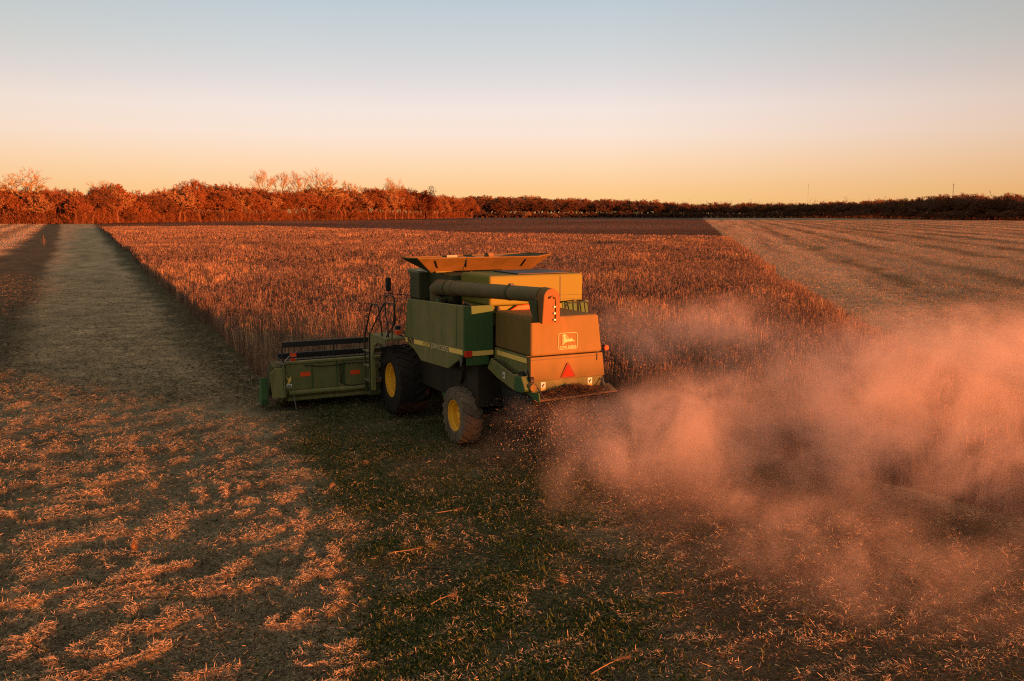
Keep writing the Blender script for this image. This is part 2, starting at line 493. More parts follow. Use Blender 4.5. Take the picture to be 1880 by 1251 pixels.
def grid_part(name, keep_cell):
    idx = np.arange(NR * NA).reshape(NR, NA)
    q = np.stack([idx[:-1, :-1], idx[1:, :-1], idx[1:, 1:], idx[:-1, 1:]], -1)[keep_cell]
    used, inv = np.unique(q.ravel(), return_inverse=True)
    me = bpy.data.meshes.new(name)
    n = len(q)
    co = np.stack([gx.ravel()[used], gy.ravel()[used], gz.ravel()[used]], -1).astype(np.float32)
    me.vertices.add(len(used)); me.loops.add(n * 4); me.polygons.add(n)
    me.vertices.foreach_set('co', co.ravel())
    me.loops.foreach_set('vertex_index', inv.astype(np.int32).ravel())
    me.polygons.foreach_set('loop_start', np.arange(0, n * 4, 4, dtype=np.int32))
    me.polygons.foreach_set('use_smooth', np.ones(n, bool))
    at = me.color_attributes.new('Col', 'FLOAT_COLOR', 'POINT')
    cc = np.ones((len(used), 4), np.float32); cc[:, :3] = gc.reshape(-1, 3)[used]
    at.data.foreach_set('color', cc.ravel())
    me.update(calc_edges=True)
    o = link(name, me, SOIL)
    bm = bmesh.new(); bm.from_mesh(me)
    if sum(f.normal.z for f in list(bm.faces)[:200]) < 0:
        me.flip_normals()
    bm.free()
    return o
pc = path_f[:-1, :-1]
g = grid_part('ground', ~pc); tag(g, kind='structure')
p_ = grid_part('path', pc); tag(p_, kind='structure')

# ------------------------------------------------------------------ standing crop
def in_view(x, y, pad=2.0):
    return np.abs(x) < (y * 0.56 + pad)
def crop_pts(dens, y0, y1):
    xs0, xs1 = -min(150, 0.58 * y1 + 4), min(45, 0.58 * y1 + 8)
    n = int(dens * (xs1 - xs0) * (y1 - y0))
    x = rng.uniform(xs0, xs1, n); y = rng.uniform(y0, y1, n)
    k = crop_in(x, y) & (in_view(x, y, 4) | (y < 26))
    return x[k], y[k]
def make_crop():
    P0s, P1s, Ws, Cs = [], [], [], []
    for (dens, y0, y1, nst, npod, wst, wpod) in ((20, -14, 12, 2, 2, 0.016, 0.03), (30, 12, 45, 4, 5, 0.008, 0.013), (22, 45, 80, 4, 4, 0.011, 0.018), (10, 80, 150, 4, 2, 0.021, 0.032), (3.6, 150, 330, 3, 2, 0.046, 0.065)):
        x, y = crop_pts(dens, y0, y1)
        # drilled rows
        X, Y = to_loc(x, y)
        if y1 <= 80:
            Yq = np.round(Y / 0.38) * 0.38 + rng.normal(0, 0.05, len(Y))
            x, y = to_wor(X, Yq)
            k = crop_in(x, y); x, y = x[k], y[k]
        n = len(x)
        hgt = 0.80 + 0.16 * rng.random(n) + 0.17 * (fbm(x * 0.10, y * 0.045, 90) - 0.5) * 2
        wd = vnoise(x * 0.35, y * 0.16, 95)
        tall = (wd > 0.72) & (rng.random(n) < 0.25)
        hgt = np.where(tall, hgt + 0.2 * rng.random(n), hgt)
        gz_ = ground_z(x, y) - 0.03
        u = rng.random((n, 1)); v = rng.random((n, 1))
        col = np.array((0.205, 0.124, 0.085)) * (1 - u) + np.array((0.31, 0.20, 0.137)) * u
        col = np.where(v < 0.25, np.array((0.125, 0.072, 0.05)), col)
        col = np.where(tall[:, None], np.array((0.44, 0.25, 0.13)), col) * (0.72 + 0.45 * rng.random((n, 1))) * (0.78 + 0.5 * fbm(x * 0.22, y * 0.09, 97)[:, None])
        for s in range(nst):
            a = rng.uniform(0, 2 * math.pi, n); l = rng.uniform(0.02, 0.16, n)
            b = np.stack([x + rng.normal(0, 0.03, n), y + rng.normal(0, 0.03, n), gz_], -1)
            h = hgt * rng.uniform(0.72, 1.0, n)
            t = b + np.stack([np.cos(a) * l, np.sin(a) * l, h], -1)
            wa = rng.uniform(0, math.pi, n)
            w = np.stack([np.cos(wa), np.sin(wa), 0 * wa], -1) * (wst * rng.uniform(0.6, 1.3, n))[:, None]
            P0s.append(b); P1s.append(t); Ws.append(w); Cs.append(col * rng.uniform(0.7, 1.2, (n, 1)))
        for s in range(npod):
            a = rng.uniform(0, 2 * math.pi, n)
            zz = hgt * rng.uniform(0.25, 0.97, n)
            c0 = np.stack([x + rng.normal(0, 0.05, n), y + rng.normal(0, 0.05, n), gz_ + zz], -1)
            L = rng.uniform(0.04, 0.10, n) * (1 + 4 * wpod)
            c1 = c0 + np.stack([np.cos(a) * L * 0.7, np.sin(a) * L * 0.7, L * rng.uniform(-0.5, 0.9, n)], -1)
            wa = rng.uniform(0, math.pi, n)
            w = np.stack([np.cos(wa) * 0.8, np.sin(wa) * 0.8, 0.6 * np.ones(n)], -1) * (wpod * rng.uniform(0.5, 1.1, n))[:, None]
            P0s.append(c0); P1s.append(c1); Ws.append(w); Cs.append(col * rng.uniform(0.8, 1.15, (n, 1)))
    o = ribbons('standing_crop', np.concatenate(P0s), np.concatenate(P1s), np.concatenate(Ws), np.concatenate(Cs), VEG, taper=0.55)
    tag(o, 'dry rust brown standing crop filling the field around and beyond the harvester', 'crop', kind='stuff')
make_crop()

# ------------------------------------------------------------------ straw, stubble and weeds on the ground
def make_straw():
    P0s, P1s, Ws, Cs = [], [], [], []
    def scatter(n, y0, y1, lmin, lmax, w, tilt, colf, keep=None, zoff=0.012, half=0.60):
        y = np.exp(rng.uniform(math.log(y0), math.log(y1), n)); x = rng.uniform(-1, 1, n) * (y * half + 1.0)
        k = ~inside(x, y, CROP)
        if keep is not None: k &= keep(x, y)
        x, y = x[k], y[k]; n = len(x)
        a = rng.uniform(0, 2 * math.pi, n) ; L = rng.uniform(lmin, lmax, n)
        tz = np.abs(rng.normal(0, tilt, n)) * L
        b = np.stack([x, y, ground_z(x, y) + zoff * rng.random(n)], -1)
        t = b + np.stack([np.cos(a) * L, np.sin(a) * L, tz], -1)
        t[:, 2] = np.maximum(t[:, 2], ground_z(t[:, 0], t[:, 1]) + 0.004)
        side = np.stack([-np.sin(a), np.cos(a), rng.normal(0, 0.6, n)], -1)
        side /= np.linalg.norm(side, axis=1, keepdims=True)
        w_ = side * (w * rng.uniform(0.6, 1.3, n))[:, None]
        P0s.append(b); P1s.append(t); Ws.append(w_); Cs.append(colf(x, y, n))
    def c_straw(x, y, n):
        u = rng.random((n, 1))
        c = np.array((0.16, 0.125, 0.08)) * (1 - u) + np.array((0.46, 0.35, 0.23)) * u
        d = rng.random((n, 1)) < 0.4
        c = np.where(d, np.array((0.05, 0.036, 0.022)), c)
        X, Y = to_loc(x, y)
        Yr = np.clip(-2.5 - X, 0, 20) * 0.42
        ch = (sstep(Yr + 0.6, Yr - 1.4, Y) * sstep(6, 4, X))[:, None]
        return c * (1 - 0.55 * ch) + 0.55 * ch * np.array((0.15, 0.08, 0.045))
    def c_bright(x, y, n):
        u = rng.random((n, 1))
        return np.array((0.46, 0.32, 0.19)) * (1 - u) + np.array((0.80, 0.56, 0.34)) * u
    def c_weed(x, y, n):
        u = rng.random((n, 1))
        return np.array((0.030, 0.050, 0.016)) * (1 - u) + np.array((0.11, 0.125, 0.035)) * u
    near_l = lambda x, y: (rng.random(len(x)) < 1 - 0.6 * swath_mask(x, y))
    scatter(520000, 8.2, 28, 0.018, 0.07, 0.0030, 0.16, c_straw, near_l)
    scatter(170000, 24, 75, 0.06, 0.18, 0.0075, 0.16, c_straw, near_l, 0.02)
    # residue heaps: upstanding bits where the ridges are
    scatter(950000, 8.2, 36, 0.015, 0.065, 0.0030, 0.32, c_bright, lambda x, y: rng.random(len(x)) < ridge(x, y) * 1.0 + 0.02, 0.05)
    scatter(7000, 8.2, 22, 0.06, 0.13, 0.0034, 0.25, c_bright, lambda x, y: rng.random(len(x)) < 0.15 + 0.6 * ridge(x, y), 0.03)
    # standing stubble of the cut fields to either side, drilled rows
    def stubble():
        for (dens, y0, y1, wst, hh) in ((30, 26, 60, 0.006, 0.11), (11, 60, 130, 0.013, 0.12), (3, 130, 300, 0.035, 0.13), (0.5, 300, 620, 0.09, 0.16)):
            n = int(dens * (y1 - y0) * 1.2 * y1)
            x = rng.uniform(-0.6 * y1, 0.6 * y1, n); y = rng.uniform(y0, y1, n)
            dl = xat(PATH_L, y) - x; dr = x - xat(CROP_R, y)
            k = in_view(x, y, 2) & (((dl > 6) & (y > 40)) | (dr > 0.4) | ((y > np.interp(x, CROP_F[:, 0], CROP_F[:, 1]) + 3 + 10 * rng.random(len(x))) & (x > xat(CROP_L, y))))
            x, y = x[k], y[k]; n = len(x)
            b = np.stack([x, y, ground_z(x, y) - 0.01], -1)
            t = b + np.stack([rng.normal(0, 0.06, n), rng.normal(0, 0.06, n), hh * rng.uniform(0.4, 1.1, n)], -1)
            wa = rng.uniform(0, math.pi, n)
            P0s.append(b); P1s.append(t); Ws.append(np.stack([np.cos(wa), np.sin(wa), 0 * wa], -1) * wst)
            Cs.append(np.clip(ground_col(x, y) * rng.uniform(0.8, 1.15, (n, 1)), 0, 0.6))
    # short cut stubs
    def stubs(n, y0, y1):
        y = np.exp(rng.uniform(math.log(y0), math.log(y1), n)); x = rng.uniform(-1, 1, n) * (y * 0.6 + 1)
        k = ~inside(x, y, CROP) & (x > xat(PATH_L, y) - 4)
        x, y = x[k], y[k]
        X, Y = to_loc(x, y); Yq = np.round(Y / 0.38) * 0.38 + rng.normal(0, 0.04, len(Y)); x, y = to_wor(X, Yq)
        n = len(x); h = rng.uniform(0.02, 0.07, n)
        b = np.stack([x, y, ground_z(x, y) - 0.01], -1)
        t = b + np.stack([rng.normal(0, 0.03, n), rng.normal(0, 0.03, n), h], -1)
        wa = rng.uniform(0, math.pi, n)
        w = np.stack([np.cos(wa), np.sin(wa), 0 * wa], -1) * 0.0045
        P0s.append(b); P1s.append(t); Ws.append(w); Cs.append(c_straw(x, y, n))
    stubs(26000, 8.2, 60)
    stubble()
    o = ribbons('straw_litter', np.concatenate(P0s), np.concatenate(P1s), np.concatenate(Ws), np.concatenate(Cs), VEG, taper=0.6)
    tag(o, 'chopped straw and short stubble littering the cut ground', 'straw', kind='stuff')
    for l_ in (P0s, P1s, Ws, Cs): l_.clear()
    # low green weeds in the fresh swath: little upstanding leaf blades
    def weeds(n):
        y = np.exp(rng.uniform(math.log(8.2), math.log(30), n)); x = rng.uniform(-1, 1, n) * (y * 0.6 + 1)
        k = (rng.random(n) < swath_mask(x, y) * sstep(0.32, 0.6, fbm(x * 0.9, y * 0.9, 44)) + 0.03) & ~inside(x, y, CROP)
        x, y = x[k], y[k]; n = len(x)
        a = rng.uniform(0, 2 * math.pi, n); L = rng.uniform(0.02, 0.075, n)
        b = np.stack([x, y, ground_z(x, y)], -1)
        t = b + np.stack([np.cos(a) * L * 0.7, np.sin(a) * L * 0.7, L * rng.uniform(0.4, 1.1, n)], -1)
        w = np.stack([-np.sin(a), np.cos(a), 0 * a], -1) * (0.006 + 0.012 * rng.random(n))[:, None]
        P0s.append(b); P1s.append(t); Ws.append(w); Cs.append(c_weed(x, y, n))
    weeds(260000)
    o = ribbons('green_weeds', np.concatenate(P0s), np.concatenate(P1s), np.concatenate(Ws), np.concatenate(Cs), VEG, taper=0.3)
    tag(o, 'low dark green weeds in the freshly cut swath behind the harvester', 'weeds', kind='stuff')
make_straw()

# ------------------------------------------------------------------ combine harvester (local: x forward, y left, z up)
H = empty('combine_harvester', (O2[0], O2[1], 0), R(90 + 27))
tag(H, 'green combine harvester with yellow wheels and a wide cutting header, trailing dust', 'combine harvester')

def lettering(s, size, origin, right, upv, mat, parent, name='lettering', sx=1.0, bold=0.0):
    me = text_mesh(s, size, 0.002, bold, sx)
    r = Vector(right).normalized(); u = Vector(upv).normalized(); n = r.cross(u)
    me.transform(Matrix((r, u, n)).transposed().to_4x4())
    me.transform(Matrix.Translation(Vector(origin)))
    return link(name, me, mat, parent)

# --- chassis and inner body
part('chassis', M['dark'], H, boxes=[(-0.60, 2.75, -1.15, 1.15, 0.86, 2.80), (-2.18, -0.62, -0.70, 0.70, 1.32, 1.95), (2.75, 4.4, -0.62, 0.62, 0.75, 1.35),
     (-0.62, 3.2, 0.62, 0.78, 0.86, 1.02), (-0.62, 3.2, -0.78, -0.62, 0.86, 1.02)], bevel=0.02)
each('frame_beam', M['midgreen'], H, prisms=[([(2.30, 0.98, 1.45), (2.55, 0.98, 1.45), (1.05, 0.98, 0.55), (0.82, 0.98, 0.55)], (0, 0.12, 0)),
     ([(2.10, 1.08, 1.42), (2.2, 1.08, 1.42), (0.98, 1.08, 0.62), (0.88, 1.08, 0.62)], (0, 0.05, 0))], bevel=0.01)
each('drive_gear', M['dark'], H, boxes=[(-0.55, 0.7, 0.8, 1.14, 1.45, 1.8), (-0.5, -0.42, 1.0, 1.08, 0.8, 1.5)],
     tubes=[([(0.3, 0.85, 1.5), (0.3, 1.22, 1.5)], 0.24, 20), ([(-0.35, 1.0, 1.5), (-0.35, 1.0, 0.75)], 0.03), ([(-0.2, 0.9, 1.6), (-0.3, 1.1, 1.0), (-0.1, 1.05, 0.7)], 0.02),
            ([(0.05, 0.9, 1.6), (-0.05, 1.12, 1.1), (0.0, 1.02, 0.8)], 0.018), ([(-0.5, 1.05, 1.9), (-0.52, 1.1, 1.4), (-0.3, 1.0, 1.1)], 0.022)], smooth=False)

# --- side shields
def shield(sgn):
    y0, y1 = (1.44, 1.50) if sgn > 0 else (-1.50, -1.44)
    pts = [(2.60, 2.94), (-0.66, 3.05), (-0.66, 2.0), (-0.57, 1.96), (-0.30, 1.84), (0.17, 1.62), (1.75, 1.57), (2.2, 1.78), (2.86, 1.90), (2.87, 1.97), (2.73, 2.25)]
    o = part('side_shield', M['green'], H, prisms=[([(x, y0, z) for x, z in pts], (0, y1 - y0, 0))], bevel=0.012)
    ys = y1 if sgn > 0 else y0
    e = 0.004 * sgn
    each('seam', M['black'], o, boxes=[(-0.316, -0.304, min(ys, ys + e), max(ys, ys + e), 2.14, 3.02), (-0.62, 2.80, min(ys, ys + e), max(ys, ys + e), 2.016, 2.024)])
    if sgn > 0:
        zs = lambda x: 2.075 - (x + 0.62) * 0.0395     # stripe centre
        def seg(xa, xb, h, mat, name, lift=0.006):
            part(name, mat, o, prisms=[([(xa, ys, zs(xa) - h), (xb, ys, zs(xb) - h), (xb, ys, zs(xb) + h), (xa, ys, zs(xa) + h)], (0, lift, 0))])
        seg(2.80, 1.60, 0.052, M['stripe'], 'yellow_stripe')
        seg(0.10, -0.62, 0.052, M['stripe'], 'yellow_stripe')
        for k in range(4):
            h0 = 0.04 - k * 0.027
            part('thin_stripe', M['stripe'], o, prisms=[([(1.60, ys, zs(1.6) + h0 - 0.006), (1.18, ys, zs(1.18) + h0 - 0.006), (1.18, ys, zs(1.18) + h0 + 0.006), (1.60, ys, zs(1.6) + h0 + 0.006)], (0, 0.005, 0))])
        rv = (-1, 0, 0.0395)
        lettering('9600', 0.17, (2.38, ys + 0.0085, zs(2.38)), rv, (0, 0, 1), M['black'], o, sx=1.25, bold=0.006)
        lettering('JOHN DEERE', 0.165, (0.62, ys + 0.006, zs(0.62) - 0.005), rv, (0, 0, 1), M['cream'], o, sx=1.02, bold=0.004)
    return o
shield(1); shield(-1)

# --- step panel facing the rear between shield and hood
for s in (1, -1):
    a, b = sorted((0.835 * s, 1.495 * s))
    o = part('step_panel', M['midgreen'], H, boxes=[(-0.70, -0.655, a, b, 2.045, 3.045)], bevel=0.008)
    part('yellow_stripe', M['stripe'], o, boxes=[(-0.709, -0.702, *sorted((0.835 * s, 1.325 * s)), 2.00, 2.10)])
    part('lower_panel', M['midgreen'], o, boxes=[(-0.69, -0.655, *sorted((0.93 * s, 1.44 * s)), 1.80, 1.995)], bevel=0.008)
    t = part('tail_light', M['red'], H, boxes=[(-0.74, -0.702, *sorted((1.335 * s, 1.50 * s)), 1.985, 2.115)], bevel=0.008)
    part('lens_divider', M['black'], t, boxes=[(-0.744, -0.7405, *sorted((1.413 * s, 1.420 * s)), 1.995, 2.105)])
    part('hinge_bracket', M['gray'], H, boxes=[(-0.62, -0.52, *sorted((1.502 * s, 1.53 * s)), 1.86, 2.0)], tubes=[([(-0.57, 1.52 * s, 1.98), (-0.57, 1.52 * s, 1.78)], 0.02)])

# --- rear hood
def hood_box(name, mat, x0, x1, z0, z1, bev):
    def yl(z): return 0.82 - (z - 1.68) * 0.02
    def yr(z): return -0.89 + (z - 1.68) * 0.105
    bm = bmesh.new()
    vs = [bm.verts.new((x + (0.05 * (z - 1.68) / 1.25 if x == x0 else 0), f(z), z)) for x in (x0, x1) for f in (yr, yl) for z in (z0, z1)]
    for f in ((0, 1, 3, 2), (4, 6, 7, 5), (0, 4, 5, 1), (2, 3, 7, 6), (0, 2, 6, 4), (1, 5, 7, 3)):
        bm.faces.new([vs[i] for i in f])
    return bm_obj(name, bm, mat, H, bev, 4)
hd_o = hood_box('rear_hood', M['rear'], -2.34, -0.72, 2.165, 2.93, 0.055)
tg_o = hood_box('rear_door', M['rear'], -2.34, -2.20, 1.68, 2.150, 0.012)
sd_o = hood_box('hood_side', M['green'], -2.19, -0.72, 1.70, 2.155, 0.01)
part('seam', M['black'], tg_o, boxes=[(-2.338, -2.332, -0.83, 0.80, 2.098, 2.104)])
part('door_latch', M['black'], tg_o, boxes=[(-2.345, -2.333, -0.71, -0.702, 2.0, 2.14)])
part('yellow_stripe', M['stripe'], sd_o, prisms=[([(-0.84, 0.811, 2.02), (-2.17, 0.811, 2.02), (-2.17, 0.811, 2.115), (-0.84, 0.811, 2.115)], (0, 0.008, 0))])
# emblem on the rear face: rounded frame, leaping stag, maker's words
XR = -2.33
def rearface(y, z): return (-2.34 + 0.05 * (z - 1.68) / 1.25 - 0.004, y, z)
def emblem():
    cyy, cz, w, h = -0.03, 2.435, 0.225, 0.165
    def rr(w, h, r, n=6):
        pts = []
        for (sx, sy, a0) in ((1, 1, 0), (-1, 1, 90), (-1, -1, 180), (1, -1, 270)):
            for k in range(n + 1):
                a = R(a0 + 90 * k / n)
                pts.append((sx * (w - r) + r * math.cos(a), sy * (h - r) + r * math.sin(a)))
        return pts
    bm = bmesh.new()
    for (po, pi) in ((rr(w, h, 0.06), rr(w - 0.010, h - 0.010, 0.050)),):
        n = len(po)
        ring = []
        for d in (0.0, -0.006):
            a = [bm.verts.new(Vector(rearface(cyy - u, cz + v)) + Vector((d, 0, 0))) for u, v in po]
            b = [bm.verts.new(Vector(rearface(cyy - u, cz + v)) + Vector((d, 0, 0))) for u, v in pi]
            ring.append((a, b))
        (a0, b0), (a1, b1) = ring
        for i in range(n):
            j = (i + 1) % n
            bm.faces.new((a1[i], a1[j], b1[j], b1[i])); bm.faces.new((a0[i], a0[j], a1[j], a1[i])); bm.faces.new((b0[i], b1[i], b1[j], b0[j]))
    fr = bm_obj('emblem', bm, M['cream'], hd_o)
    stag = [(-0.115, 0.125), (-0.085, 0.14), (-0.06, 0.128), (-0.045, 0.138), (-0.05, 0.105), (-0.065, 0.098), (-0.052, 0.06), (-0.035, 0.025), (0.0, 0.018), (0.055, 0.03),
            (0.075, 0.062), (0.085, 0.055), (0.082, 0.02), (0.115, -0.005), (0.165, -0.022), (0.15, -0.03), (0.095, -0.022), (0.06, -0.03), (0.02, -0.028), (-0.03, -0.03),
            (-0.075, -0.055), (-0.12, -0.095), (-0.135, -0.1), (-0.115, -0.07), (-0.085, -0.035), (-0.10, -0.01), (-0.095, 0.03), (-0.088, 0.075), (-0.095, 0.095), (-0.125, 0.09), (-0.128, 0.1)]
    bm = bmesh.new()
    add_prism(bm, [Vector(rearface(cyy - u * 1.0, cz + v * 0.92 + 0.01)) for u, v in stag], (-0.006, 0, 0))
    bmesh.ops.triangulate(bm, faces=[f for f in bm.faces if len(f.verts) > 4])
    bm_obj('stag_logo', bm, M['cream'], hd_o)
    lettering('JOHN DEERE', 0.068, Vector(rearface(cyy, cz - 0.122)) + Vector((-0.003, 0, 0)), (0, -1, 0), (0.04, 0, 1), M['cream'], hd_o, sx=0.98, bold=0.002)
emblem()
# slow-moving-vehicle triangle
def tri(yc, zc, s, x, t, name, mat):
    pts = []
    for (a, b) in ((0.0, 1.0), (-0.52, 0.1), (0.52, 0.1)):
        pts.append((a * s, b * s))
    out = []
    P3 = [(pts[0], 0.10), (pts[1], 0.10), (pts[2], 0.10)]
    for i in range(3):                       # blunt corners
        p = Vector(pts[i]); q = Vector(pts[(i + 1) % 3]); r_ = Vector(pts[i - 1])
        out.append(p + (r_ - p) * 0.08); out.append(p + (q - p) * 0.08)
    return part(name, mat, H, prisms=[([(x, yc - u, zc + v) for u, v in out], (-t, 0, 0))])
st = tri(-0.02, 1.675, 0.345, -2.338, 0.012, 'warning_triangle', M['darkred'])
o = tri(-0.02, 1.705, 0.245, -2.3515, 0.006, 'orange_centre', M['fluor']); o.parent = st

# --- lower rear panel, decals, chaff spreader
lp = part('lower_rear_panel', M['green'], H, boxes=[(-2.30, -2.24, -0.85, 0.79, 1.44, 1.675)], bevel=0.01)
for yc, zc in ((0.52, 1.56), (-0.56, 1.565)):
    d_ = part('warning_decal', M['white'], lp, boxes=[(-2.308, -2.3015, yc - 0.052, yc + 0.052, zc - 0.03, zc + 0.085)])
    part('decal_band', M['stripe'], d_, boxes=[(-2.308, -2.3015, yc - 0.052, yc + 0.052, zc - 0.085, zc - 0.032)])
    part('pictogram', M['black'], d_, prisms=[([(-2.308, yc + 0.03, zc - 0.015), (-2.308, yc + 0.01, zc - 0.02), (-2.308, yc - 0.035, zc + 0.055), (-2.308, yc - 0.01, zc + 0.06)], (-0.004, 0, 0)),
         ([(-2.308, yc + 0.035, zc + 0.03), (-2.308, yc + 0.025, zc + 0.015), (-2.308, yc - 0.0, zc + 0.03), (-2.308, yc + 0.0, zc + 0.045)], (-0.004, 0, 0))])
sp_ = part('chaff_spreader', M['rust'], H, prisms=[([(-2.26, 0.80, 1.42), (-2.66, 0.86, 1.335), (-2.66, 0.86, 1.36), (-2.26, 0.80, 1.445)], (0, -1.85, 0.05))], bevel=0.004)
for k in range(6):
    y = 0.6 - k * 0.28
    part('spreader_fin', M['rust'], sp_, prisms=[([(-2.36, y, 1.39), (-2.63, y - 0.03, 1.33), (-2.63, y - 0.03, 1.22), (-2.36, y, 1.26)], (0, -0.012, 0))])
each('spreader_brace', M['gray'], sp_, tubes=[([(-2.25, 0.70, 1.66), (-2.62, 0.66, 1.37)], 0.012), ([(-2.25, -0.80, 1.66), (-2.62, -0.80, 1.39)], 0.012), ([(-2.28, -0.86, 1.67), (-2.42, -0.86, 1.38)], 0.02)])
# straw caught on the tailboard: a low ragged heap
def heap():
    n = 2600
    y = rng.normal(-0.05, 0.36, n).clip(-0.85, 0.75); x = rng.uniform(-2.62, -2.32, n)
    zb = 1.445 + (x + 2.26) * 0.212 + (0.8 - y) * 0.027
    hh = 0.15 * np.exp(-((y + 0.05) / 0.45) ** 2) * (1 - np.abs(x + 2.45) / 0.3).clip(0, 1)
    a = rng.uniform(0, 2 * math.pi, n); L = rng.uniform(0.05, 0.16, n)
    b = np.stack([x, y, zb + hh * rng.random(n)], -1)
    t = b + np.stack([np.cos(a) * L, np.sin(a) * L, rng.normal(0, 0.25, n) * L], -1)
    t[:, 2] = np.maximum(t[:, 2], 1.445 + (t[:, 0] + 2.26) * 0.212 + (0.8 - t[:, 1]) * 0.027)
    w = np.stack([-np.sin(a), np.cos(a), rng.normal(0, 0.5, n)], -1) * 0.007
    u = rng.random((n, 1))
    ribbons('caught_straw', b, t, w, np.array((0.14, 0.07, 0.04)) * (1 - u) + np.array((0.30, 0.16, 0.09)) * u, VEG, sp_)
heap()
# belt guard sloping down the left rear
gd = part('belt_guard', M['green'], H, prisms=[([(-0.80, 0.90, 1.74), (-0.97, 0.90, 1.97), (-2.05, 0.90, 1.77), (-2.02, 0.90, 1.47), (-1.25, 0.90, 1.61)], (0, 0.12, 0))], bevel=0.012)
part('guard_end', M['midgreen'], gd, prisms=[([(-2.07, 0.88, 1.77), (-2.34, 0.88, 1.80), (-2.50, 0.88, 1.56), (-2.36, 0.88, 1.48), (-2.04, 0.88, 1.46)], (0, 0.15, 0))], bevel=0.02)
each('guard_vent', M['black'], gd, prisms=[([(-1.03 - k * 0.12, 0.93, 1.962 - k * 0.0222), (-1.11 - k * 0.12, 0.93, 1.947 - k * 0.0222), (-1.11 - k * 0.12, 1.0, 1.947 - k * 0.0222), (-1.03 - k * 0.12, 1.0, 1.962 - k * 0.0222)], (0.0, 0, 0.008)) for k in range(8)])
part('pulley_cap', M['rear'], gd, tubes=[([(-2.40, 0.86, 1.62), (-2.54, 0.86, 1.60)], [0.085, 0.07], 16)])
part('guard_label', M['white'], gd, boxes=[(-1.62, -1.54, 1.0205, 1.026, 1.65, 1.77)])
each('guard_label_mark', M['black'], gd, boxes=[(-1.60, -1.575, 1.0265, 1.03, 1.68, 1.74), (-1.57, -1.56, 1.0265, 1.03, 1.68, 1.71)])
part('tail_flap', M['midgreen'], gd, prisms=[([(-2.36, 0.92, 1.49), (-2.78, 0.88, 1.54), (-2.82, 0.88, 1.36), (-2.6, 0.90, 1.39)], (0, -0.02, 0))])
part('chopper_drive', M['black'], H, tubes=[([(-2.05, 0.82, 1.75), (-2.05, 0.9, 1.75)], 0.10, 16), ([(-2.4, 0.8, 1.72), (-2.4, 0.88, 1.72)], 0.07, 14), ([(-2.2, 0.8, 1.9), (-2.35, 0.92, 1.62)], 0.025)],
     boxes=[(-2.2, -0.9, -0.70, 0.66, 1.30, 1.44)])  # box coloured black to stand for the shade below the hood
part('straw_chopper_shade', M['black'], H, prisms=[([(-0.75, -0.72, 1.32), (-2.2, -0.72, 1.31), (-2.12, -0.72, 0.86), (-1.5, -0.72, 0.66), (-0.95, -0.72, 0.72)], (0, 1.42, 0))], bevel=0.03)  # dark chopper mass, added and hung low to keep sun off the rear wheel

# --- side marker lamp on the right
lm = part('marker_lamp', M['lamp'], H, tubes=[([(-2.0, -1.12, 2.19), (-2.05, -1.12, 2.19)], [0.06, 0.055], 16)])
part('lamp_arm', M['black'], lm, tubes=[([(-2.0, -1.12, 2.19), (-1.98, -0.86, 2.19)], 0.014), ([(-1.95, -1.12, 2.19), (-2.0, -1.12, 2.19)], 0.066, 16)])

# --- engine housing, tank, deck
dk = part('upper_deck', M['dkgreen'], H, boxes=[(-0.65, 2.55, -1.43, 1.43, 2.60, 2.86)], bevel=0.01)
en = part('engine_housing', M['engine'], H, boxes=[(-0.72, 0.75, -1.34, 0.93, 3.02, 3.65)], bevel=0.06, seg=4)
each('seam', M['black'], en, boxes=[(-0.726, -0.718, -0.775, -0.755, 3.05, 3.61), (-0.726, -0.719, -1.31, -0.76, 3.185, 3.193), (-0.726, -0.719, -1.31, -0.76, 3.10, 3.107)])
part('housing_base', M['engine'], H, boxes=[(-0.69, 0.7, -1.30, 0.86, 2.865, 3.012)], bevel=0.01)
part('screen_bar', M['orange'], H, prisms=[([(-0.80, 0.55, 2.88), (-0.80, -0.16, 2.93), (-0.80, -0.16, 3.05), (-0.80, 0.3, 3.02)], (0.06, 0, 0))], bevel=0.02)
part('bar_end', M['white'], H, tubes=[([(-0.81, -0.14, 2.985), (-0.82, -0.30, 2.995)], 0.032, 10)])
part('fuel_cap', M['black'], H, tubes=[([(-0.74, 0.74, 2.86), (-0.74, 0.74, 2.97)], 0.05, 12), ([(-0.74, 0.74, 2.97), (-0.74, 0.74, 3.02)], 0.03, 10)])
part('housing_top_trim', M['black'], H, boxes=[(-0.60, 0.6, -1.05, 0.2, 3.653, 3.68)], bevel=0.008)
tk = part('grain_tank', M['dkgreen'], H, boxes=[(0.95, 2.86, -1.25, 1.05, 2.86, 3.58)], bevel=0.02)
part('corner_box', M['dkgreen'], H, boxes=[(2.28, 2.88, 0.80, 1.32, 2.94, 3.57)], bevel=0.03)
part('corner_box_hinge', M['steel'], H, tubes=[([(2.75, 1.325, 3.42), (2.75, 1.345, 3.42)], 0.03, 10), ([(2.7, 1.2, 3.58), (2.4, 1.22, 3.60), (2.2, 1.15, 3.58)], 0.015)])
each('tank_ledge', M['engine'], H, boxes=[(0.90, 0.96, -0.85, 0.62, 3.60, 3.645), (1.52, 1.60, 0.75, 1.2, 3.585, 3.63)], bevel=0.006)
part('tank_beam', M['rust'], H, boxes=[(0.78, 0.93, 0.2, 1.12, 3.30, 3.46)], bevel=0.01)
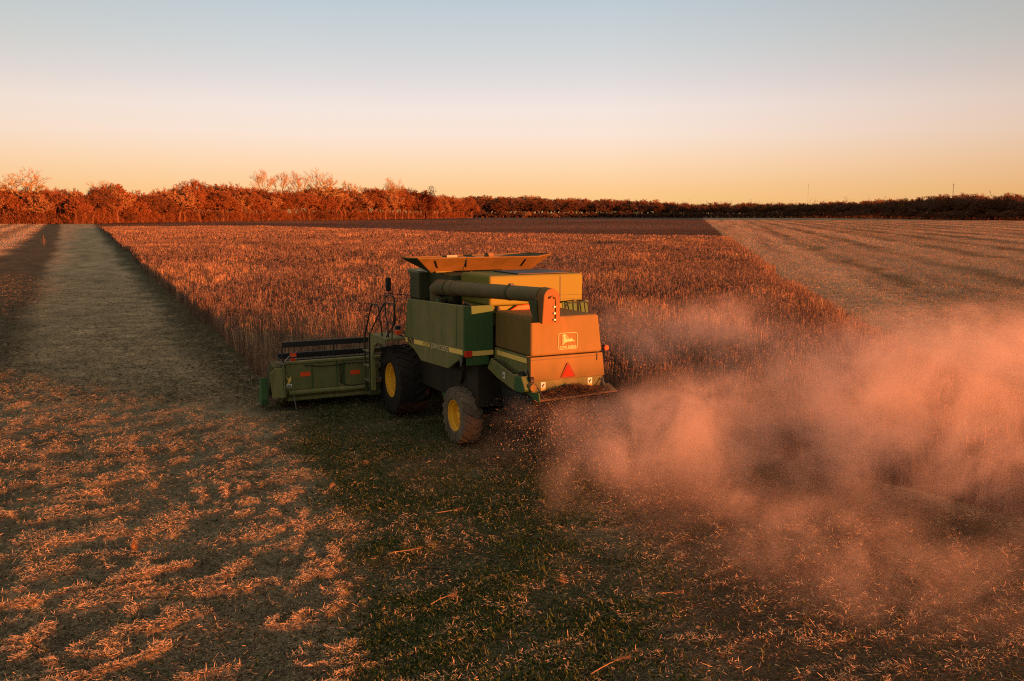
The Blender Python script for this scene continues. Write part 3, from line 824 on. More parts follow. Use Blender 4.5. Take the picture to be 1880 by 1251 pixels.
each('engine_parts', M['dark'], H, boxes=[(0.80, 1.5, 0.94, 1.2, 2.87, 3.02), (-0.3, 0.1, 1.05, 1.3, 2.87, 3.0)],
     tubes=[([(0.9, 1.3, 2.86), (0.9, 1.3, 3.08)], 0.09, 14), ([(0.2, 1.1, 2.86), (0.15, 1.15, 3.05), (-0.4, 1.15, 3.0)], 0.03), ([(-0.1, 1.25, 2.86), (-0.1, 1.25, 3.1)], 0.02)])
part('filter_bowl', M['midgreen'], H, tubes=[([(1.05, 1.28, 2.87), (1.05, 1.28, 3.05)], [0.13, 0.11], 18)])

# tank extension: flared hopper panels, thin sheets with an inside
def extension():
    b = [(1.62, 1.27, 3.61), (1.65, -1.24, 3.60), (1.90, -1.27, 3.62), (1.88, 1.27, 3.64)]
    Trear = [(1.24, 1.74, 3.95), (1.20, -1.27, 3.935)]
    cl = Trear[0]; crr = (1.28, -1.66, 3.985)
    fl, fr = (2.38, 1.71, 3.92), (2.38, -1.66, 3.96)
    ex = empty('tank_extension'); ex.parent = H
    th = 0.018
    def sheet(name, pts, mat):
        P = [Vector(p) for p in pts]
        n = (P[1] - P[0]).cross(P[2] - P[0]).normalized()
        return part(name, mat, ex, prisms=[(P, n * th)])
    mid_t = Vector(Trear[0]).lerp(Vector(Trear[1]), 0.385); mid_b = Vector(b[0]).lerp(Vector(b[1]), 0.30)
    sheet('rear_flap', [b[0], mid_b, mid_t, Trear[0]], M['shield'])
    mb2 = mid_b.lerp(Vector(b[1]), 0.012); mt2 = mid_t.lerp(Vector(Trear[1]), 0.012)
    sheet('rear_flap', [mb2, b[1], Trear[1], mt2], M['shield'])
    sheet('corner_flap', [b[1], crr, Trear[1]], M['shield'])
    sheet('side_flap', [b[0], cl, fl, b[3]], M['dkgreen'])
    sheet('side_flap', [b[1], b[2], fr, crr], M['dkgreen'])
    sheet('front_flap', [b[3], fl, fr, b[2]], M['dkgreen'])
    rim = [Trear[0], Trear[1], crr]
    part('rim', M['shield'], ex, tubes=[(rim, 0.012, 6), ([cl, fl], 0.012, 6), ([crr, fr], 0.012, 6), ([fl, fr], 0.012, 6)])
    part('base_rail', M['engine'], ex, boxes=[(1.64, 1.70, -1.0, 0.75, 3.59, 3.625)])
    part('base_rail', M['gray'], ex, boxes=[(1.64, 1.70, 0.76, 1.27, 3.59, 3.625)])
    for u in (0.13, 0.385, 0.90):
        t0 = Vector(Trear[0]).lerp(Vector(Trear[1]), u); b0 = Vector(b[0]).lerp(Vector(b[1]), max(0, (u - 0.06) * 1.05))
        off = Vector((-0.022, 0, -0.022))
        part('flap_latch', M['black'], ex, tubes=[([t0.lerp(b0, 0.12) + off, t0.lerp(b0, 0.62) + off], 0.012, 6)])
    # the loading auger head and cross bar that show above the rim
    part('filling_auger', M['rust'], ex, tubes=[([(1.75, -0.25, 3.5), (1.8, -0.28, 3.95)], 0.07, 16), ([(1.78, -0.20, 3.94), (1.82, -0.36, 3.94)], 0.085, 16)])
    part('tank_cross_bar', M['gray'], ex, tubes=[([(2.3, 1.62, 3.88), (2.3, -1.6, 3.90)], 0.025, 8)], boxes=[(2.24, 2.36, 0.35, 0.62, 3.86, 3.955)])
extension()

# --- unloading auger
A0, A1 = Vector((1.42, 1.16, 3.28)), Vector((-2.45, 0.62, 3.38))
bm = bmesh.new()
add_tube(bm, [(1.62, 1.14, 2.84), (1.62, 1.14, 3.10), (1.57, 1.155, 3.22), A0, A0.lerp(A1, 0.18)], [0.155, 0.16, 0.18, 0.18, 0.175], 24)
add_tube(bm, [A0.lerp(A1, 0.02), A0.lerp(A1, 0.6), A1], [0.162, 0.155, 0.150], 28)
au = bm_obj('unloading_auger', bm, M['auger'], H, smooth=True)
au.modifiers.new('es', 'EDGE_SPLIT').split_angle = R(40)
each('auger_band', M['dkgreen'], au, tubes=[([A0.lerp(A1, 0.72), A0.lerp(A1, 0.735)], 0.163, 28), ([A0.lerp(A1, 0.10), A0.lerp(A1, 0.115)], 0.186, 28)])
part('auger_clamp', M['black'], au, boxes=[(-1.48, -1.38, 0.74, 0.82, 3.49, 3.54)])
# spout: dropped chute with a rounded hood top and flat rear face
def spout():
    yc = 0.585; w = 0.178
    arch = [(w * math.cos(R(a)), w * math.sin(R(a))) for a in range(0, 181, 18)]
    sec = [(w + 0.02, -0.50)] + [(w, 0.0)] + arch[1:-1] + [(-w, 0.0), (-w - 0.03, -0.50)]
    bm = bmesh.new()
    x0, x1 = -2.42, -2.72
    zc = 3.36
    A = [bm.verts.new((x0 + (0.10 if v < -0.1 else 0.0) * 0, yc + u, zc + (v if v > -0.1 else -0.46))) for u, v in sec]
    B = [bm.verts.new((x1 + (0.03 if v < -0.1 else 0.0), yc - 0.02 + u, zc - 0.01 + v)) for u, v in sec]
    n = len(sec)
    bm.faces.new(B)
    for i in range(n - 1):
        bm.faces.new((A[i], A[i + 1], B[i + 1], B[i]))
    bm.faces.new(A[::-1])
    o = bm_obj('auger_spout', bm, M['spout'], au, 0.02, 3)
    part('spout_wing', M['dkgreen'], o, prisms=[([(-2.16, yc + w + 0.012, 3.27), (-2.5, yc + w + 0.012, 3.30), (-2.58, yc + w + 0.025, 2.87), (-2.46, yc + w + 0.025, 2.87), (-2.25, yc + w + 0.015, 3.1)], (0, 0.012, 0))])
    each('spout_bolt', M['white'], o, tubes=[([(-2.70, yc - 0.07 - 0.004 * k, 3.30 - 0.125 * k), (-2.735, yc - 0.07 - 0.004 * k, 3.30 - 0.125 * k)], 0.019, 10) for k in range(1, 4)])
    part('spout_seam', M['spout'], o, boxes=[(-2.728, -2.7, yc - 0.115, yc - 0.105, 2.88, 3.36)])
    part('spout_catch', M['spout'], o, tubes=[([(-2.70, yc + 0.06, 3.33), (-2.76, yc + 0.03, 3.36), (-2.76, yc - 0.05, 3.38), (-2.74, yc - 0.09, 3.33)], 0.014, 8)])
spout()

# --- deck railing at the right rear
part('deck_railing', M['black'], H, tubes=[([(-1.15, -0.62, 2.86), (-1.15, -0.66, 3.0), (-1.15, -0.72, 3.06), (-1.15, -1.12, 3.07), (-1.15, -1.20, 3.04), (-1.15, -1.27, 2.78)], 0.015, 8),
     ([(-1.0, -1.08, 2.6), (-1.0, -1.06, 3.06)], 0.014, 8), ([(-0.80, -1.18, 2.6), (-0.80, -1.15, 3.07), (-0.80, -1.32, 3.07), (-0.80, -1.38, 2.7)], 0.015, 8), ([(-1.15, -1.12, 3.07), (-0.80, -1.16, 3.07)], 0.014, 8)])

# --- cab (mostly hidden by the tank)
cb = part('cab', M['dkgreen'], H, boxes=[(2.92, 4.55, -0.72, 0.70, 1.75, 2.3), (2.92, 3.02, -0.72, 0.70, 2.3, 3.4), (4.45, 4.55, -0.72, -0.64, 2.3, 3.4), (4.45, 4.55, 0.62, 0.70, 2.3, 3.4)], bevel=0.02)
part('cab_window', M['glass'], cb, boxes=[(3.025, 4.445, 0.655, 0.67, 2.305, 3.395), (3.025, 4.445, -0.69, -0.675, 2.305, 3.395), (4.49, 4.505, -0.635, 0.615, 2.305, 3.395)])
part('cab_roof', M['green'], cb, boxes=[(2.90, 4.65, -0.76, 0.72, 3.405, 3.52)], bevel=0.04, seg=3)

# --- platform, ladder, hand rails, mirror
pl = part('platform', M['green'], H, boxes=[(2.75, 3.95, 1.50, 1.98, 1.93, 1.98)], prisms=[([(3.95, 1.96, 1.925), (2.85, 1.96, 1.925), (2.85, 1.96, 1.80), (3.35, 1.96, 1.82), (3.65, 1.96, 1.70), (3.76, 1.96, 1.45), (3.95, 1.96, 1.42)], (0, 0.03, 0))], bevel=0.006)
part('platform_post', M['green'], pl, boxes=[(3.82, 3.93, 1.90, 2.0, 0.55, 1.42)], bevel=0.01)
ld = part('ladder', M['auger'], H, tubes=[([(4.48, 1.96, 1.95), (4.50, 1.97, 0.62)], 0.020, 8), ([(4.12, 1.96, 1.98), (4.10, 1.97, 0.62)], 0.020, 8)],)
for z in (1.50, 1.12, 0.74):
    part('step', M['auger'], ld, boxes=[(4.06, 4.50, 1.72, 2.02, z - 0.012, z + 0.012), (3.94, 4.06, 1.72, 1.95, z - 0.012, z + 0.10)], bevel=0.004)
part('step', M['dkgreen'], ld, boxes=[(4.0, 4.44, 1.74, 2.0, 0.40, 0.425), (4.0, 4.04, 1.74, 2.0, 0.425, 0.74), (4.40, 4.44, 1.9, 2.0, 0.425, 0.74)], bevel=0.004)
hr = part('hand_rail', M['black'], H, tubes=[
    ([(4.50, 1.96, 1.05), (4.44, 1.96, 1.9), (3.94, 1.95, 2.66), (3.84, 1.95, 2.72), (3.56, 1.92, 2.72), (3.48, 1.92, 2.66), (3.22, 1.92, 1.98)], 0.018, 8),
    ([(4.10, 1.96, 1.05), (4.06, 1.96, 1.95), (3.16, 1.9, 2.76), (3.06, 1.88, 2.82), (2.60, 1.84, 2.82), (2.56, 1.84, 2.74), (2.60, 1.84, 2.32)], 0.018, 8),
    ([(3.10, 1.88, 2.90), (3.0, 1.86, 3.0), (2.64, 1.82, 3.0), (2.58, 1.82, 2.9), (2.56, 1.82, 2.38), (2.66, 1.84, 2.32), (3.0, 1.86, 2.36), (3.06, 1.88, 2.5), (3.10, 1.88, 2.90)], 0.016, 8),
    ([(3.0, 1.86, 2.36), (2.95, 1.86, 1.98)], 0.016, 8), ([(2.62, 1.84, 2.32), (3.10, 1.86, 1.98)], 0.016, 8), ([(2.72, 1.84, 2.32), (2.75, 1.84, 1.98)], 0.014, 8)], smooth=True)
mi = part('mirror', M['black'], H, boxes=[(3.80, 3.86, 1.46, 1.60, 3.02, 3.36)], bevel=0.025, seg=3)
part('mirror_arm', M['black'], mi, tubes=[([(3.84, 1.53, 3.06), (3.84, 1.52, 2.96), (3.5, 1.0, 2.92), (3.5, 0.72, 2.95)], 0.012, 6)])
part('cab_lamp', M['black'], H, boxes=[(2.90, 3.02, 1.56, 1.68, 2.16, 2.26)], bevel=0.02)
part('cab_lamp_lens', M['orange'], H, boxes=[(2.88, 3.0, 1.56, 1.68, 2.04, 2.15)], bevel=0.02)

# --- wheels
def wheel(name, cx, cyy, cz, Rt, width, rim_r, lugs, lug_h, side, mat, dish):
    w = empty(name); w.parent = H; w.location = (cx, cyy, cz)
    hw = width / 2
    sh = hw * 0.88
    prof = [(-hw * 0.80, rim_r), (-hw * 0.98, rim_r * 1.10), (-hw, rim_r + (Rt - rim_r) * 0.45), (-hw * 0.95, Rt - lug_h * 1.6), (-sh * 0.9, Rt - lug_h * 1.05), (-hw * 0.45, Rt - lug_h * 0.75), (0, Rt - lug_h * 0.65),
            (hw * 0.45, Rt - lug_h * 0.75), (sh * 0.9, Rt - lug_h * 1.05), (hw * 0.95, Rt - lug_h * 1.6), (hw, rim_r + (Rt - rim_r) * 0.45), (hw * 0.98, rim_r * 1.10), (hw * 0.80, rim_r)]
    bm = bmesh.new()
    add_lathe_y(bm, prof, 64)
    # slanted lugs
    for s in (-1, 1):
        for k in range(lugs):
            a0 = 2 * math.pi * (k + (0.5 if s > 0 else 0)) / lugs
            da = 0.26 * (0.84 / Rt) * (width / 0.75) ** 0.5
            pts = [(0.02 * s, 0.0), (0.5 * hw * s, 0.45), (0.98 * hw * s, 1.0)]
            prev = None
            for (yy, q) in pts:
                a = a0 - da * q
                wid = (0.045 if q < 0.9 else 0.06) * (Rt / 0.84) ** 0.5
                rt = Rt - (0.0 if q < 0.6 else lug_h * 0.35)
                ring = []
                for (r_, d_) in ((rt - lug_h * 1.3, -wid), (rt, -wid * 0.72), (rt, wid * 0.72), (rt - lug_h * 1.3, wid)):
                    aa = a + d_ / Rt
                    ring.append(bm.verts.new((r_ * math.cos(aa), yy, r_ * math.sin(aa))))
                if prev:
                    for i in range(3):
                        bm.faces.new((prev[i], prev[i + 1], ring[i + 1], ring[i]))
                else:
                    bm.faces.new(ring)
                prev = ring
            # lug end running down the shoulder
            yy = 1.0 * hw * s; a = a0 - da * 1.04
            ring = []
            for (r_, d_) in ((Rt - lug_h * 2.9, -0.03), (Rt - lug_h * 2.2, -0.045), (Rt - lug_h * 2.2, 0.045), (Rt - lug_h * 2.9, 0.03)):
                aa = a + d_ / Rt
                ring.append(bm.verts.new((r_ * math.cos(aa), yy, r_ * math.sin(aa))))
            for i in range(3):
                bm.faces.new((prev[i], prev[i + 1], ring[i + 1], ring[i]))
            bm.faces.new(ring[::-1])
    t = bm_obj('tyre', bm, mat, w, smooth=True)
    t.modifiers.new('es', 'EDGE_SPLIT').split_angle = R(38)
    bm = bmesh.new()
    o_ = hw * 0.82 * side
    pr = [(o_, rim_r * 1.03), (o_ + 0.02 * side, rim_r * 1.02), (o_ + 0.015 * side, rim_r * 0.97), (o_ - 0.03 * side, rim_r * 0.95), (o_ - dish * 0.35 * side, rim_r * 0.90), (o_ - dish * 0.4 * side, rim_r * 0.82), (o_ - dish * side, rim_r * 0.76),
          (o_ - dish * 1.05 * side, rim_r * 0.55), (o_ - dish * 0.82 * side, rim_r * 0.42), (o_ - dish * 0.80 * side, rim_r * 0.25), (o_ - dish * 0.5 * side, rim_r * 0.22), (o_ - dish * 0.48 * side, 0.002)]
    add_lathe_y(bm, pr, 48)
    r = bm_obj('rim', bm, M['yellow'], w, smooth=True)
    r.modifiers.new('es', 'EDGE_SPLIT').split_angle = R(35)
    each('wheel_nut', M['steel'], w, tubes=[([(rim_r * 0.34 * math.cos(a), o_ - dish * 0.80 * side, rim_r * 0.34 * math.sin(a)), (rim_r * 0.34 * math.cos(a), o_ - dish * 0.70 * side, rim_r * 0.34 * math.sin(a))], 0.017, 6) for a in np.arange(8) * math.pi / 4])
    return w
for s in (1, -1):
    wheel('front_wheel', 3.45, 1.31 * s, 0.85, 0.86, 0.76, 0.415, 22, 0.045, s, M['tyre'], 0.20)
    wheel('rear_wheel', 0.0, 1.24 * s, 0.615, 0.62, 0.44, 0.335, 20, 0.036, s, M['tyre_dusty'], 0.16)
part('front_axle', M['dark'], H, boxes=[(3.25, 3.65, -0.95, 0.95, 0.68, 1.05)], bevel=0.03)
part('rear_axle', M['black'], H, boxes=[(-0.10, 0.12, -1.02, 1.02, 0.52, 0.70), (-0.12, 0.3, -0.25, 0.25, 0.7, 1.2)], bevel=0.02)  # black colour stands in for the shade under the machine

# --- header
hdr = empty('header'); hdr.parent = H
XH = 5.02
bm = bmesh.new()
sec = [(XH, 1.16), (XH, 0.52), (XH + 0.05, 0.40), (XH + 0.22, 0.20), (XH + 0.9, 0.08), (XH + 1.25, 0.06), (XH + 1.25, 0.09), (XH + 0.92, 0.115), (XH + 0.25, 0.24), (XH + 0.08, 0.43), (XH + 0.03, 0.53), (XH + 0.03, 1.16)]
add_prism(bm, [(x, -3.86, z) for x, z in sec], (0, 7.72, 0))
bm_obj('back_wall', bm, M['green'], hdr)
part('top_beam', M['green'], hdr, boxes=[(XH - 0.03, XH + 0.10, -3.88, 3.88, 1.165, 1.24)], bevel=0.02)
each('lower_tube', M['green'], hdr, tubes=[([(XH - 0.02, -3.80, 0.44), (XH - 0.02, 3.80, 0.44)], 0.06, 12), ([(XH + 0.12, -3.80, 0.25), (XH + 0.12, 3.80, 0.25)], 0.05, 12)], smooth=True)
each('wall_rib', M['midgreen'], hdr, boxes=[(XH - 0.018, XH - 0.002, y - 0.012, y + 0.012, 0.50, 1.16) for y in (3.2, 2.55, 2.36, -2.55, -3.2)])
each('wall_bracket', M['dkgreen'], hdr, boxes=[(XH - 0.05, XH - 0.003, 2.40, 2.49, 0.62, 1.12), (XH - 0.07, XH - 0.051, 2.415, 2.475, 0.84, 0.92)], bevel=0.006)
for ya, yb, z0, z1 in ((3.24, 3.50, 0.835, 0.945), (1.94, 2.19, 0.785, 0.895)):
    part('red_reflector', M['orange'], hdr, boxes=[(XH - 0.010, XH - 0.003, ya, yb, z0, z1)], bevel=0.002)
part('danger_decal', M['stripe'], hdr, prisms=[([(XH - 0.003, 3.88, 0.86), (XH - 0.003, 3.80, 0.80), (XH - 0.003, 3.74, 0.87), (XH - 0.003, 3.73, 0.78), (XH - 0.003, 3.78, 0.68), (XH - 0.003, 3.85, 0.66), (XH - 0.003, 3.80, 0.75)], (-0.006, 0, 0))])
part('label_plate', M['white'], hdr, boxes=[(XH - 0.010, XH - 0.003, 3.72, 3.86, 0.585, 0.665)])
part('label_plate_print', M['black'], hdr, boxes=[(XH - 0.013, XH - 0.0105, 3.74, 3.84, 0.60, 0.635)])
part('stand_leg', M['gray'], hdr, tubes=[([(XH - 0.02, 3.70, 0.45), (XH - 0.16, 3.66, 0.02)], 0.016, 8)])
for s in (1, -1):
    e = part('end_sheet', M['green'], hdr, prisms=[([(XH - 0.06, 3.90 * s, 1.14), (XH - 0.12, 3.90 * s, 0.36), (XH + 0.3, 3.90 * s, 0.14), (XH + 1.3, 3.90 * s, 0.08), (XH + 1.3, 3.90 * s, 0.35), (XH + 0.5, 3.90 * s, 1.05)], (0, 0.05 * s, 0)),
          ([(XH - 0.07, 3.955 * s, 1.10), (XH - 0.13, 3.955 * s, 0.34), (XH - 0.02, 4.22 * s, 0.36), (XH, 4.26 * s, 0.96), (XH + 0.0, 4.12 * s, 1.10)], (0.05, 0, 0))], bevel=0.01)
    dv = part('crop_divider', M['midgreen'], hdr, prisms=[([(XH + 0.12, 4.28 * s, 0.30), (XH + 0.16, 4.28 * s, 0.86), (XH + 0.3, 4.28 * s, 0.82), (XH + 0.85, 4.22 * s, 0.22), (XH + 0.85, 4.22 * s, 0.10), (XH + 0.2, 4.28 * s, 0.14)], (0, 0.18 * s, 0))], bevel=0.02)
    part('drive_cover', M['dkgreen'], hdr, prisms=[([(XH + 0.05, 3.96 * s, 0.40), (XH + 0.05, 3.96 * s, 1.12), (XH + 0.35, 3.96 * s, 1.24), (XH + 0.75, 3.96 * s, 0.9), (XH + 0.8, 3.96 * s, 0.3)], (0, 0.22 * s, 0))], bevel=0.02)
    part('reel_arm', M['dkgreen'], hdr, tubes=[([(XH + 0.02, 3.80 * s, 1.22), (XH + 0.95, 3.80 * s, 0.98)], 0.035, 8), ([(XH + 0.1, 3.80 * s, 0.85), (XH + 0.6, 3.80 * s, 1.06)], 0.025, 8)])
each('hose', M['black'], hdr, tubes=[([(XH - 0.04, 3.4, 1.12), (XH - 0.05, 2.9, 1.06), (XH - 0.05, 2.2, 1.10), (XH - 0.05, 1.2, 1.04), (XH - 0.06, 0.6, 1.1)], 0.014, 6), ([(XH - 0.035, 2.45, 0.84), (XH - 0.06, 2.46, 0.6), (XH - 0.05, 2.2, 0.5), (XH - 0.05, 1.4, 0.55)], 0.012, 6)])
part('knife', M['steel'], hdr, boxes=[(XH + 1.25, XH + 1.30, -3.85, 3.85, 0.06, 0.085)] + [(XH + 1.30, XH + 1.38, y - 0.012, y + 0.012, 0.055, 0.09) for y in np.arange(-3.8, 3.81, 0.0762)])
part('hose_loop', M['steel'], hdr, tubes=[([(XH + 0.1, 4.02, 1.05), (XH + 0.05, 4.06, 1.22), (XH - 0.02, 3.98, 1.25), (XH - 0.06, 3.92, 1.16)], 0.018, 8)])
each('lever', M['steel'], hdr, tubes=[([(XH - 0.02, 3.90, 1.24), (XH + 0.1, 3.74, 1.36), (XH + 0.1, 3.60, 1.34)], 0.014, 8), ([(XH + 0.05, 3.78, 1.24), (XH + 0.3, 3.50, 1.26)], 0.016, 8)])
part('marker_flag', M['orange'], hdr, boxes=[(XH + 0.10, XH + 0.112, 3.56, 3.72, 1.335, 1.43)])
part('marker_flag', M['red'], hdr, prisms=[([(XH + 0.06, 3.74, 1.27), (XH + 0.06, 3.66, 1.33), (XH + 0.06, 3.58, 1.27), (XH + 0.06, 3.64, 1.20)], (0.012, 0, 0))])
rl = part('reel', M['black'], hdr, tubes=[([(XH + 0.95, -3.72, 0.98), (XH + 0.95, 3.72, 0.98)], 0.06, 14)])
for k in range(5):
    a = R(91 + 72 * k)
    xx, zz = XH + 0.95 + 0.55 * math.cos(a), 0.98 + 0.55 * math.sin(a)
    bm = bmesh.new()
    add_box(bm, xx - 0.018, xx + 0.018, -3.72, 3.72, zz - 0.065, zz + 0.065)
    for y in np.arange(-3.65, 3.66, 0.16):
        add_tube(bm, [(xx, y, zz - 0.05), (xx + 0.02, y, zz - 0.26)], 0.006, 4)
    bat = bm_obj('bat', bm, M['black'], rl)
    part('bat_pipe', M['gray'], bat, tubes=[([(xx - 0.01, -3.72, zz + 0.075), (xx - 0.01, 3.72, zz + 0.075)], 0.014, 6)])
part('spider', M['black'], rl, tubes=[([(XH + 0.95, y, 0.98), (XH + 0.95 + 0.55 * math.cos(R(91 + 72 * k)), y, 0.98 + 0.55 * math.sin(R(91 + 72 * k)))], 0.022, 6) for k in range(5) for y in (-3.72, -1.3, 1.3, 2.35, 3.72)])
part('table_auger', M['dkgreen'], hdr, tubes=[([(XH + 0.45, -3.7, 0.48), (XH + 0.45, 3.7, 0.48)], 0.20, 20)], smooth=True)
part('feeder_house', M['dark'], hdr, prisms=[([(4.0, -0.6, 0.95), (4.0, -0.6, 1.75), (5.0, -0.6, 1.15), (5.0, -0.6, 0.45)], (0, 1.2, 0))])

# ------------------------------------------------------------------ chaff flung out below the spreader
def chaff():
    n = 9500
    # thrown cone from the tailboard, falling to the ground behind
    t = rng.random(n) ** 0.8
    X0 = -2.6 - 2.6 * t + rng.normal(0, 0.25, n)
    Y0 = rng.uniform(-0.9, 0.9, n) + rng.normal(0, 0.35 + 0.8 * t, n)
    Z0 = 1.25 - 1.1 * t ** 1.6 + rng.normal(0, 0.12 + 0.2 * t, n)
    m = int(n * 0.35)                              # and a curtain under the left rear between the wheels
    X0[:m] = rng.uniform(-2.7, -0.2, m); Y0[:m] = rng.uniform(-0.4, 1.1, m); Z0[:m] = rng.random(m) ** 1.5 * 1.15
    x, y = to_wor(X0, Y0)
    z = np.maximum(Z0, ground_z(x, y) + 0.02)
    L = rng.uniform(0.008, 0.040, n); d = rng.normal(0, 1, (n, 3)); d /= np.linalg.norm(d, axis=1, keepdims=True)
    b = np.stack([x, y, z], -1); e = b + d * L[:, None]
    e[:, 2] = np.maximum(e[:, 2], 0.02)
    s = np.cross(d, rng.normal(0, 1, (n, 3))); s /= np.linalg.norm(s, axis=1, keepdims=True)
    u = rng.random((n, 1))
    o = ribbons('flying_chaff', b, e, s * 0.0038, np.array((0.20, 0.12, 0.07)) * (1 - u) + np.array((0.55, 0.42, 0.28)) * u, VEG, taper=0.7)
    tag(o, 'pale chaff and straw bits flung out below the rear of the harvester', 'chaff', kind='stuff')
chaff()

# ------------------------------------------------------------------ dust
def dust():
    puffs = [  # centre, radii, weight
        ((1.45, 17.5, 1.05), (1.0, 1.0, 0.55), 1.3),
        ((2.0, 17.3, 0.95), (1.7, 1.8, 0.85), 1.5), ((3.2, 16.6, 1.0), (2.2, 2.2, 1.2), 1.0), ((5.0, 17.0, 1.35), (2.0, 2.2, 1.35), 1.25),
        ((6.9, 17.5, 1.3), (2.2, 2.4, 1.4), 1.0), ((9.3, 18.0, 1.9), (2.6, 2.6, 1.4), 0.9), ((11.5, 18.5, 1.4), (2.6, 3.0, 1.6), 0.6),
        ((3.6, 22.6, 2.1), (2.4, 2.6, 0.8), 0.55), ((6.0, 23.0, 2.2), (1.8, 2.4, 0.8), 0.5), ((9.8, 22.0, 2.0), (2.6, 2.4, 0.9), 0.8), ((12.5, 22, 1.9), (2.6, 2.4, 0.9), 0.9),
        ((4.3, 14.6, 0.5), (2.6, 2.0, 0.8), 0.65), ((2.2, 15.2, 0.5), (2.0, 1.8, 0.75), 0.6), ((7.0, 15.0, 0.9), (2.2, 1.8, 0.9), 0.65), ((9.2, 14.8, 0.9), (2.6, 2.2, 1.1), 0.95), ((8.3, 12.2, 0.4), (2.2, 1.8, 0.8), 0.4), ((4.6, 12.2, 0.35), (3.2, 1.8, 0.7), 0.38), ((6.5, 11.0, 0.35), (2.5, 1.8, 0.7), 0.32),
        ((-0.2, 18.2, 0.25), (1.3, 1.2, 0.5), 0.14), ((-0.9, 16.6, 0.1), (1.7, 1.3, 0.4), 0.12), ((6.5, 20, 1.5), (3.5, 2.2, 1.2), 0.5)]
    bm = bmesh.new(); add_box(bm, -3.2, 16.5, 8.8, 27.5, -0.12, 3.6)
    m = bpy.data.materials.new('dust'); m.use_nodes = True
    nt = m.node_tree; nt.nodes.clear()
    out = nt.nodes.new('ShaderNodeOutputMaterial'); pv = nt.nodes.new('ShaderNodeVolumePrincipled')
    pv.inputs['Color'].default_value = (0.79, 0.65, 0.59, 1)
    pv.inputs['Anisotropy'].default_value = 0.1
    tc = nt.nodes.new('ShaderNodeTexCoord'); vec = tc.outputs['Object']
    stv = nt.nodes.new('ShaderNodeMapping'); stv.inputs['Scale'].default_value = (0.8, 1.0, 0.75); stv.inputs['Rotation'].default_value = (0, R(25), 0); nt.links.new(vec, stv.inputs['Vector'])
    # warp the coordinates so that the puffs billow
    nz = nt.nodes.new('ShaderNodeTexNoise'); nz.inputs['Scale'].default_value = 0.55; nz.inputs['Detail'].default_value = 2; nt.links.new(vec, nz.inputs['Vector'])
    sub = nt.nodes.new('ShaderNodeVectorMath'); sub.operation = 'SUBTRACT'; nt.links.new(nz.outputs['Color'], sub.inputs[0]); sub.inputs[1].default_value = (0.5, 0.5, 0.5)
    mad = nt.nodes.new('ShaderNodeVectorMath'); mad.operation = 'MULTIPLY_ADD'; nt.links.new(sub.outputs[0], mad.inputs[0]); mad.inputs[1].default_value = (2.6, 2.6, 1.4); nt.links.new(vec, mad.inputs[2])
    wv = mad.outputs[0]
    acc = None
    for c, r_, wgt in puffs:
        s1 = nt.nodes.new('ShaderNodeVectorMath'); s1.operation = 'SUBTRACT'; nt.links.new(wv, s1.inputs[0]); s1.inputs[1].default_value = c
        d1 = nt.nodes.new('ShaderNodeVectorMath'); d1.operation = 'DIVIDE'; nt.links.new(s1.outputs[0], d1.inputs[0]); d1.inputs[1].default_value = r_
        ln = nt.nodes.new('ShaderNodeVectorMath'); ln.operation = 'LENGTH'; nt.links.new(d1.outputs[0], ln.inputs[0])
        v = maprange(nt, ln.outputs['Value'], 1.0, 0.25, 0.0, wgt)
        if acc is None: acc = v
        else:
            a = nt.nodes.new('ShaderNodeMath'); a.operation = 'ADD'; nt.links.new(acc, a.inputs[0]); nt.links.new(v, a.inputs[1]); acc = a.outputs[0]
    n2 = maprange(nt, noise(nt, 0.95, 6, 0.70, stv.outputs[0], 1.2), 0.42, 0.61, 0.03, 1.85)
    big = maprange(nt, noise(nt, 0.33, 1, 0.5, vec), 0.38, 0.60, 0.25, 1.4)
    gt = nt.nodes.new('ShaderNodeMath'); gt.operation = 'MULTIPLY'; nt.links.new(acc, gt.inputs[0]); nt.links.new(big, gt.inputs[1])
    mu = nt.nodes.new('ShaderNodeMath'); mu.operation = 'MULTIPLY'; nt.links.new(gt.outputs[0], mu.inputs[0]); nt.links.new(n2, mu.inputs[1])
    m2 = nt.nodes.new('ShaderNodeMath'); m2.operation = 'MULTIPLY'; nt.links.new(mu.outputs[0], m2.inputs[0]); m2.inputs[1].default_value = 0.46
    nt.links.new(m2.outputs[0], pv.inputs['Density'])
    nt.links.new(pv.outputs[0], out.inputs['Volume'])
    me = bpy.data.meshes.new('dust_cloud'); bmesh.ops.recalc_face_normals(bm, faces=bm.faces[:]); bm.to_mesh(me); bm.free()
    o = link('dust_cloud', me, m)
    tag(o, 'billowing salmon pink dust cloud blowing away to the right behind the harvester', 'dust cloud', kind='stuff')
dust()

